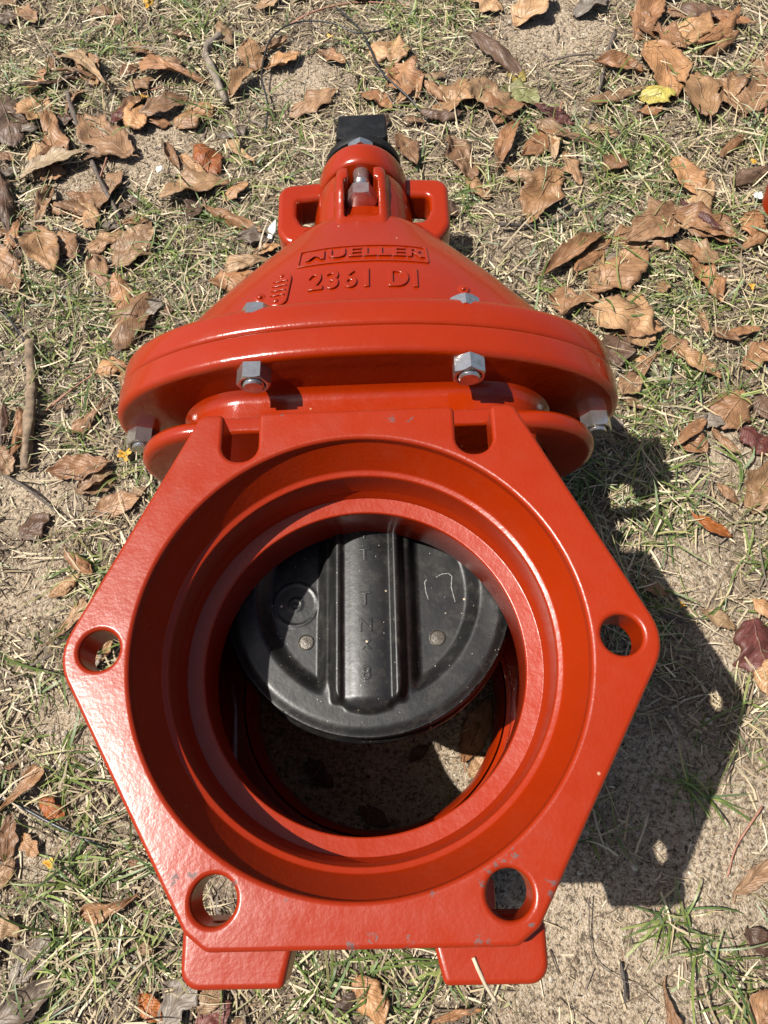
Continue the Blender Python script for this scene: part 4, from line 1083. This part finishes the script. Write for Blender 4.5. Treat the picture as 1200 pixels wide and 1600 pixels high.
def make_leaf(i, x0, y0, x1, y1, wr, shape, colr, curl, label):
    rnd = random.Random(100 + i)
    a = Vector((x0, y0)); b = Vector((x1, y1)); Lg = (b - a).length
    ang = math.atan2(b.y - a.y, b.x - a.x)
    nu, nv = 30, 10
    hwid = Lg * wr * .56
    ph = rnd.uniform(0, 6.28)
    bend = rnd.uniform(-.06, .06) * Lg
    arch = rnd.uniform(.02, .09) * Lg * (1 if rnd.random() < .75 else -.5)
    twist = rnd.uniform(-.35, .35)
    k = {'curl': 2.3, 'fold': 1.9}.get(shape, 1.0) * (.28 + curl * .62)
    inv = 1 if rnd.random() < .6 else -1
    verts = []; uvs = []
    # where the tip is bitten off or notched
    for iu in range(nu + 1):
        t = iu / nu
        for jv in range(nv + 1):
            s = jv / nv * 2 - 1
            side = 1 if s > 0 else -1
            w = hwid * half_width(shape, t, ph, side) * (1 + .16 * mnoise.noise(Vector((t * 17, side * 7.7, i * 2.1))) + .10 * mnoise.noise(Vector((t * 41, side * 3.1, i * 5.3))))
            th = s * k * .75                       # roll the blade about its midrib
            if shape == 'fold':
                yy = s * w * math.cos(k * .42); zz = abs(s) * w * math.sin(k * .42)
            else:
                R_ = w / max(.05, k * .75)
                yy = R_ * math.sin(th); zz = R_ * (1 - math.cos(th))
            zz *= inv
            zz += arch * math.sin(math.pi * t) + .10 * w * math.sin(9 * t + ph + 2.2 * s) + .05 * w * math.sin(21 * t + 3 * s + ph * 2) + .05 * Lg * mnoise.noise(Vector((t * 5, s * 2.2, i * 3.7))) + .022 * Lg * mnoise.noise(Vector((t * 13, s * 5, i * 1.3 + 50)))
            tw = twist * (t - .5)
            y2 = yy * math.cos(tw) - zz * math.sin(tw); z2 = yy * math.sin(tw) + zz * math.cos(tw)
            xx = (t - .5) * Lg + .03 * Lg * math.sin(s * 2.2 + ph) * t
            verts.append((xx, y2 + bend * math.sin(math.pi * t), z2))
            uvs.append((t, jv / nv))
    # thin stalk
    f = [(iu * (nv + 1) + j, (iu + 1) * (nv + 1) + j, (iu + 1) * (nv + 1) + j + 1, iu * (nv + 1) + j + 1) for iu in range(nu) for j in range(nv)]
    nb = len(verts)
    sl_ = Lg * rnd.uniform(.06, .16)
    for q in range(4):
        xx = -.5 * Lg - sl_ * q / 3 + .002; z0 = .0016 * q * rnd.uniform(-.4, .8)
        for c, d in ((.0007, 0), (0, .0008), (-.0007, 0), (0, -.0008)):
            verts.append((xx, c + .002 * q * math.sin(ph), z0 + d)); uvs.append((0, .5))
    for q in range(3):
        for e in range(4):
            f.append((nb + q * 4 + e, nb + q * 4 + (e + 1) % 4, nb + (q + 1) * 4 + (e + 1) % 4, nb + (q + 1) * 4 + e))
    tilt = rnd.uniform(-.14, .14); roll = rnd.uniform(-.22, .22)
    Mx = Matrix.Rotation(ang, 3, 'Z') @ Matrix.Rotation(tilt, 3, 'Y') @ Matrix.Rotation(roll, 3, 'X')
    vs = [Mx @ Vector(v) for v in verts]
    zs = sorted(v.z for v in vs); zmin = zs[len(zs) // 12]
    cx, cy = (x0 + x1) / 2, (y0 + y1) / 2
    me = bpy.data.meshes.new(LNAME[colr])
    me.from_pydata([(v.x, v.y, v.z - zmin) for v in vs], [], f)
    uvl = me.uv_layers.new(name='UVMap')
    for lp in me.loops: uvl.data[lp.index].uv = uvs[lp.vertex_index]
    me.update(); me.shade_smooth()
    o = link_mesh(LNAME[colr], me, M['leaf'])
    inside = math.hypot(cx, cy) < .1
    o.location = (cx, cy, ground_h(cx, cy) + (.0015 if inside else .004 + .004 * (1 - bare_w(cx, cy))))
    so = o.modifiers.new('thickness', 'SOLIDIFY'); so.thickness = .00035; so.offset = 0
    base_c = LCOL[colr]; v_ = rnd.uniform(.68, 1.2); hsh = rnd.uniform(.93, 1.16)
    o.color = (min(1, base_c[0] * v_), min(1, base_c[1] * v_ * hsh), min(1, base_c[2] * v_ * hsh * hsh), 1)
    if label: tag(o, label, 'leaf', 'fallen leaves scattered on the lawn')
    else:
        cw = {'c': 'pale', 't': 'tan', 'b': 'brown', 'd': 'dark brown', 'g': 'grey', 'r': 'red', 'o': 'orange', 'y': 'yellow', 'p': 'green'}[colr]
        sw = {'curl': 'rolled', 'fold': 'folded', 'lobe': 'lobed', 'wavy': 'wavy', 'ell': 'oval', 'spat': 'spoon-shaped'}[shape]
        if math.hypot(cx, cy) < .11: zone = 'on the shaded ground inside the bore'
        else:
            row = ('near the top photo edge' if cy > .86 else 'level with the operating nut' if cy > .66 else 'level with the bonnet' if cy > .42 else
                   'level with the bonnet flange nuts' if cy > .22 else 'level with the hexagonal flange' if cy > -.12 else 'near the bottom photo edge')
            zone = ('left' if cx < -.18 else 'right' if cx > .18 else 'middle') + ' of the lawn ' + row
        lab = ('small ' if Lg < .04 else 'fallen ') + cw + ' ' + sw + (' leaf scrap, ' if Lg < .04 else ' leaf, ') + zone
        tag(o, lab, 'leaf', 'leaf scraps, ' + zone)
    return o
for i, row in enumerate(LEAVES): make_leaf(i, *row)
rs = random.Random(5)
k_ = 0
for cxx, cyy, sx_, sy_, nn_ in ((-.40, .82, .11, .12, 16), (-.36, .62, .08, .07, 8), (.50, .93, .08, .07, 9), (.24, .76, .06, .05, 4), (.38, .50, .08, .08, 9)):
    for _q in range(nn_):                         # fuller drifts of leaves where they have blown together
        x = rs.gauss(cxx, sx_); y = rs.gauss(cyy, sy_); a_ = rs.uniform(0, 6.28); l_ = rs.uniform(.04, .085)
        if abs(x) < .10 and y > .2 or math.hypot(x, y) < .24 or math.hypot(x - .19, y - .84) < .07: continue
        make_leaf(2000 + len(bpy.data.objects), x, y, x + l_ * math.cos(a_), y + l_ * math.sin(a_), rs.uniform(.34, .6), rs.choice(['lobe', 'wavy', 'ell', 'spat', 'fold', 'curl']), rs.choice('bbbbttbtd'), rs.uniform(.1, .6), None)
while k_ < 120:                                    # small torn scraps between the big leaves
    x = rs.uniform(-.62, .62); y = rs.uniform(-.30, 1.12)
    if abs(x) > .36 + .24 * (y + .3) or (abs(x) < .19 and -.2 < y < .2) or (abs(x) < .24 and .1 < y < .34) or bare_w(x, y) > .7 or (.15 < x < .36 and -.25 < y < .15): continue
    a_ = rs.uniform(0, 6.28); l_ = rs.uniform(.010, .04) if k_ % 3 else rs.uniform(.03, .06)
    make_leaf(1000 + k_, x, y, x + l_ * math.cos(a_), y + l_ * math.sin(a_), rs.uniform(.35, .8), rs.choice(['lobe', 'wavy', 'curl', 'ell']), rs.choice('bbbtdg'), rs.uniform(.2, .8), None)
    k_ += 1

# ------------------------------------------------------------------ twigs, wires, petals, chips
def catmull(P, n=8):
    out = []
    Q = [P[0] + (P[0] - P[1])] + P + [P[-1] + (P[-1] - P[-2])]
    for k in range(1, len(Q) - 2):
        for i in range(n):
            t = i / n; p0, p1, p2, p3 = Q[k - 1:k + 3]
            out.append(.5 * ((2 * p1) + (p2 - p0) * t + (2 * p0 - 5 * p1 + 4 * p2 - p3) * t * t + (3 * p1 - p0 - 3 * p2 + p3) * t ** 3))
    return out + [P[-1]]
def tube(name, P, r, mat, taper=0, rough=0, m=8, sharp=0):
    v = []; f = []; n = len(P)
    for k, p in enumerate(P):
        d = (P[min(k + 1, n - 1)] - P[max(k - 1, 0)]).normalized()
        s = d.cross(Vector((0, 0, 1))).normalized(); u = s.cross(d)
        rk = r * (1 - taper * k / (n - 1))
        for e in range(m):
            a = 2 * math.pi * e / m
            q = rk * (1 + rough * mnoise.noise(Vector((k * .35, e * 1.3, r * 999))))
            w = p + s * math.cos(a) * q + u * math.sin(a) * q
            v.append(tuple(w))
    for k in range(n - 1):
        for e in range(m):
            f.append((k * m + e, k * m + (e + 1) % m, (k + 1) * m + (e + 1) % m, (k + 1) * m + e))
    f.append(tuple(range(m))[::-1]); f.append(tuple((n - 1) * m + e for e in range(m)))
    c = Vector((sum(p.x for p in P) / n, sum(p.y for p in P) / n, 0))
    o = mk(name, [(q[0] - c.x, q[1] - c.y, q[2]) for q in v], f, mat, None, sharp, 1)
    o.location = (c.x, c.y, 0)
    return o
SM = {'dark': 'dark', 'pale': 'pale', 'bark': 'bark', 'barkb': 'barkb', 'black': 'blackwood', 'red': 'redstem'}
for i, (pl, r, kd, nm, lab) in enumerate(STICKS):
    P = [Vector((x, y, ground_h(x, y) + r * .8 + .006 + .004 * math.sin(i * 3 + j * 2.3))) for j, (x, y) in enumerate(pl)]
    o = tube(nm, catmull(P, 7), r, M[SM[kd]], .35 if r < .004 else .15, .55, 10)
    tag(o, lab, 'stem' if nm == 'stem' else 'twig')
for i, (pl, r, nm, lab) in enumerate(WIRES):
    P = [Vector((x, y, ground_h(x, y) + r + .008 + (.010 * math.sin(math.pi * j / (len(pl) - 1)) if i < 2 else 0))) for j, (x, y) in enumerate(pl)]
    o = tube(nm, catmull(P, 10), r, M['wire'], 0, .02, 10)
    tag(o, lab, 'wire')
for i, (x, y, r, nm, lab) in enumerate(PETALS):
    rd = random.Random(i); v = []; f = []
    n = 40; lobes = 5 if nm == 'flower' else 3
    for k, (q, zz) in enumerate(((0, .25), (.35, .1), (.7, .2), (1, .45))):
        for e in range(n):
            a = 2 * math.pi * e / n
            rr = r * q * ((.74 + .26 * math.cos(lobes * a)) if q > .3 else 1) * (1 + .12 * math.sin(3 * a + i))
            v.append((rr * math.cos(a) * (1 if nm == 'flower' else 1.25), rr * math.sin(a), r * zz * (.7 + .5 * math.sin(2 * a + i))))
    for k in range(3):
        for e in range(n): f.append((k * n + e, k * n + (e + 1) % n, (k + 1) * n + (e + 1) % n, (k + 1) * n + e))
    o = mk(nm, v, f, M['petal'], None, 0, 1)
    o.location = (x, y, ground_h(x, y) + .009); o.rotation_euler = (rd.uniform(-.3, .3), rd.uniform(-.3, .3), rd.uniform(0, 6))
    so = o.modifiers.new('thickness', 'SOLIDIFY'); so.thickness = .0006
    tag(o, lab, 'flower' if nm == 'flower' else 'petal')
for i, (x0, y0, x1, y1, nm, lab) in enumerate(CHIPS_T):
    a = Vector((x0, y0)); b = Vector((x1, y1)); Lg = (b - a).length; ang = math.atan2(b.y - a.y, b.x - a.x)
    v = []; f = []
    for k in range(7):
        t = k / 6; w = Lg * (.12 if nm == 'white_petal' else .34) * max(.04, math.sin(math.pi * min(1, t * .94 + .03))) * (1 + .25 * math.sin(k * 2.3 + i))
        for s in (-1, -.5, 0, .5, 1): v.append(((t - .5) * Lg, s * w, .10 * Lg * math.sin(math.pi * t) + .12 * w * (1 - abs(s))))
    for k in range(6):
        for j in range(4): f.append((k * 5 + j, (k + 1) * 5 + j, (k + 1) * 5 + j + 1, k * 5 + j + 1))
    o = mk(nm, v, f, M['white'], None, 0, 1)
    o.location = ((x0 + x1) / 2, (y0 + y1) / 2, ground_h(x0, y0) + .010); o.rotation_euler = (.2, -.15, ang)
    so = o.modifiers.new('thickness', 'SOLIDIFY'); so.thickness = .0016; so.offset = -1
    tag(o, lab, 'petal' if nm == 'white_petal' else 'chip')
# straw leaning against the right foot
P = [Vector((.0555, -.1585, .2955)), Vector((.0600, -.1690, .2945)), Vector((.0660, -.1790, .2900))]
o = tube('straw', catmull(P, 6), .0011, M['pale'], .2, .2, 7)
tag(o, 'single dry straw lying across the right foot of the valve', 'straw')

# ------------------------------------------------------------------ lawn: straw thatch, green tufts, crumbs
def under_valve(x, y):
    r = math.hypot(x, y)
    if abs(x) < .165 and abs(y) < .165 and r > .100: return True
    return False
def ribbons(name, P0, az, el, Lg, W, bend, cols, mat, label, cat, seg=3, roll=None):
    n = len(P0)
    T = np.linspace(0, 1, seg + 1)
    d = np.stack([np.cos(az), np.sin(az), np.zeros(n)], 1)
    s = np.stack([-np.sin(az), np.cos(az), np.zeros(n)], 1)
    sb = rng.normal(0, .26, n)
    ws = np.where(T < .98, (1 - .55 * T ** 2), .08 if seg > 1 else .6)
    roll = rng.uniform(-.9, .9, n) if roll is None else roll
    V = np.zeros((n, seg + 1, 2, 3))
    for k, t in enumerate(T):
        h = Lg * t
        c = P0 + d * (h * np.cos(el))[:, None] + s * (sb * Lg * t * t)[:, None]
        c[:, 2] += Lg * np.sin(el) * t - bend * Lg * t * t
        o_ = s * (np.cos(roll) * W * ws[k] * .5)[:, None]
        o_[:, 2] = np.sin(roll) * W * ws[k] * .5
        V[:, k, 0] = c - o_; V[:, k, 1] = c + o_
    V = V.reshape(-1, 3)
    base = (np.arange(n) * (seg + 1) * 2)[:, None]
    q = np.concatenate([np.array([[2 * k, 2 * k + 1, 2 * k + 3, 2 * k + 2]]) for k in range(seg)], 0)
    F = (base[:, :, None] + q[None]).reshape(-1, 4)
    me = bpy.data.meshes.new(name)
    me.vertices.add(len(V)); me.vertices.foreach_set('co', V.astype(np.float32).ravel())
    me.loops.add(F.size); me.loops.foreach_set('vertex_index', F.astype(np.int32).ravel())
    me.polygons.add(len(F)); me.polygons.foreach_set('loop_start', (np.arange(len(F)) * 4).astype(np.int32))
    at2 = me.attributes.new('col', 'FLOAT_COLOR', 'POINT')
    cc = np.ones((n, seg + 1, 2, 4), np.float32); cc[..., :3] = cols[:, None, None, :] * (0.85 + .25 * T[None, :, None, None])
    at2.data.foreach_set('color', cc.ravel())
    me.update(); me.validate()
    me.shade_smooth()
    o = link_mesh(name, me, mat)
    tag(o, label, cat, kind='stuff')
    return o

def sample(n, dens):
    out = []
    while len(out) < n:
        x = rng.uniform(-.95, .95); y = rng.uniform(-.55, 1.45)
        if abs(x) > .60 + .26 * (y + .3): continue
        if under_valve(x, y): continue
        if rng.random() < dens(x, y): out.append((x, y))
    return np.array(out)
def lawn(x, y):
    if math.hypot(x, y) < .105: return .06
    b_ = bare_w(x, y)
    return max(.012, (1 - 1.05 * b_) * (.55 + .6 * (fbm(x, y, 14, 31) + .35)))
S_ = np.array([(.41, .325, .195), (.33, .255, .155), (.53, .44, .29), (.20, .145, .092), (.11, .08, .053), (.30, .28, .14), (.42, .36, .25)])
n = 68000
xy = sample(n, lawn)
z = np.array([ground_h(x, y) for x, y in xy]) + rng.uniform(.0005, .010, n) * np.array([1 - .8 * bare_w(x, y) for x, y in xy])
ci = rng.choice(len(S_), n, p=[.2, .2, .14, .16, .12, .1, .08])
cols = S_[ci] * rng.uniform(.75, 1.2, (n, 1))
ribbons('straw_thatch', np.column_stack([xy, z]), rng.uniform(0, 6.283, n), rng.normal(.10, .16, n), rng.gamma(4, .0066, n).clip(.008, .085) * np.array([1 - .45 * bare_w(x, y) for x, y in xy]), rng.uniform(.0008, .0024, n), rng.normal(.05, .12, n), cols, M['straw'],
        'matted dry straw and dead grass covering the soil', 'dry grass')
# fine litter: short broken bits of straw and leaf on and between the soil grains
n = 72000
xy = sample(n, lambda x, y: .35 + .65 * lawn(x, y) if math.hypot(x, y) > .1 else .25)
z = np.array([ground_h(x, y) for x, y in xy]) + rng.uniform(.0002, .003, n)
F_ = np.array([(.34, .26, .17), (.22, .155, .10), (.12, .085, .058), (.46, .38, .27), (.27, .17, .10)])
cols = F_[rng.choice(5, n, p=[.26, .24, .2, .16, .14])] * rng.uniform(.75, 1.2, (n, 1))
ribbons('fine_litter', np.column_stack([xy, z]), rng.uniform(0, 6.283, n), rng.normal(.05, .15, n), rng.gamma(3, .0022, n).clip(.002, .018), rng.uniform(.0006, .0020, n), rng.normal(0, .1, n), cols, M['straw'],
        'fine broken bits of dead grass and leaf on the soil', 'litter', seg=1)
# green blades: loose tufts
pts_g = []; cen = []
for gx_, gy_, gr_ in GREEN:
    k = max(4, int(gr_ * gr_ * 4800))
    for _ in range(k):
        a = rng.uniform(0, 6.283); q = gr_ * math.sqrt(rng.random()) * 1.1
        c = (gx_ + q * math.cos(a), gy_ + q * math.sin(a))
        if under_valve(*c): continue
        m = rng.integers(4, 11)
        for _j in range(m): pts_g.append((c[0] + rng.normal(0, .0035), c[1] + rng.normal(0, .0035)))
extra = sample(2500, lambda x, y: .9 * lawn(x, y) ** 1.5)
for c in extra:
    if math.hypot(c[0], c[1]) < .11: continue
    for _j in range(rng.integers(2, 6)): pts_g.append((c[0] + rng.normal(0, .003), c[1] + rng.normal(0, .003)))
pg = np.array(pts_g); n = len(pg)
z = np.array([ground_h(x, y) for x, y in pg]) + rng.uniform(0, .004, n)
Gc = np.array([(.105, .155, .034), (.165, .215, .052), (.075, .12, .034), (.235, .265, .085), (.13, .185, .08), (.31, .285, .12)])
cols = Gc[rng.choice(len(Gc), n, p=[.24, .24, .16, .16, .12, .08])] * rng.uniform(.75, 1.2, (n, 1))
lg = rng.gamma(6, .0068, n).clip(.015, .085)
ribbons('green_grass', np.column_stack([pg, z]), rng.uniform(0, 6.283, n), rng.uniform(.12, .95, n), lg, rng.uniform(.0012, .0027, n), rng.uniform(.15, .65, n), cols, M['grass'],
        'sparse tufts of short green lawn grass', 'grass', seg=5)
# crumbs of soil and small gravel
def crumbs(nc):
    xy = sample(nc, lambda x, y: .25 + .75 * bare_w(x, y))
    ico = [(0, 0, 1), (.94, 0, .1), (.3, .9, 0), (-.76, .55, .1), (-.76, -.55, 0), (.3, -.9, .1), (0, 0, -.8)]
    fc = [(0, 1, 2), (0, 2, 3), (0, 3, 4), (0, 4, 5), (0, 5, 1), (6, 2, 1), (6, 3, 2), (6, 4, 3), (6, 5, 4), (6, 1, 5)]
    V = []; F = []; Cc = []
    for k, (x, y) in enumerate(xy):
        s = float(rng.gamma(2.2, .00042)) + .0003; z0 = ground_h(x, y)
        a = rng.uniform(0, 6.28); ca, sa = math.cos(a), math.sin(a)
        j = rng.uniform(.7, 1.3, 3)
        col = np.array([(.28, .22, .155), (.17, .125, .085), (.075, .055, .037), (.40, .35, .28)][rng.choice(4, p=[.4, .25, .2, .15])]) * rng.uniform(.8, 1.2)
        n0 = len(V)
        for p in ico:
            X_, Y_, Z_ = p[0] * j[0], p[1] * j[1], p[2] * j[2] * .8
            V.append((x + s * (X_ * ca - Y_ * sa), y + s * (X_ * sa + Y_ * ca), z0 + s * (.35 + Z_))); Cc.append((*col, 1))
        F += [tuple(q + n0 for q in t) for t in fc]
    me = bpy.data.meshes.new('soil_crumbs'); me.from_pydata(V, [], F)
    at3 = me.attributes.new('col', 'FLOAT_COLOR', 'POINT'); at3.data.foreach_set('color', np.array(Cc, np.float32).ravel())
    me.update()
    o = link_mesh('soil_crumbs', me, M['straw'])
    tag(o, 'loose crumbs of sandy soil and grit', 'soil', kind='stuff')
crumbs(13000)
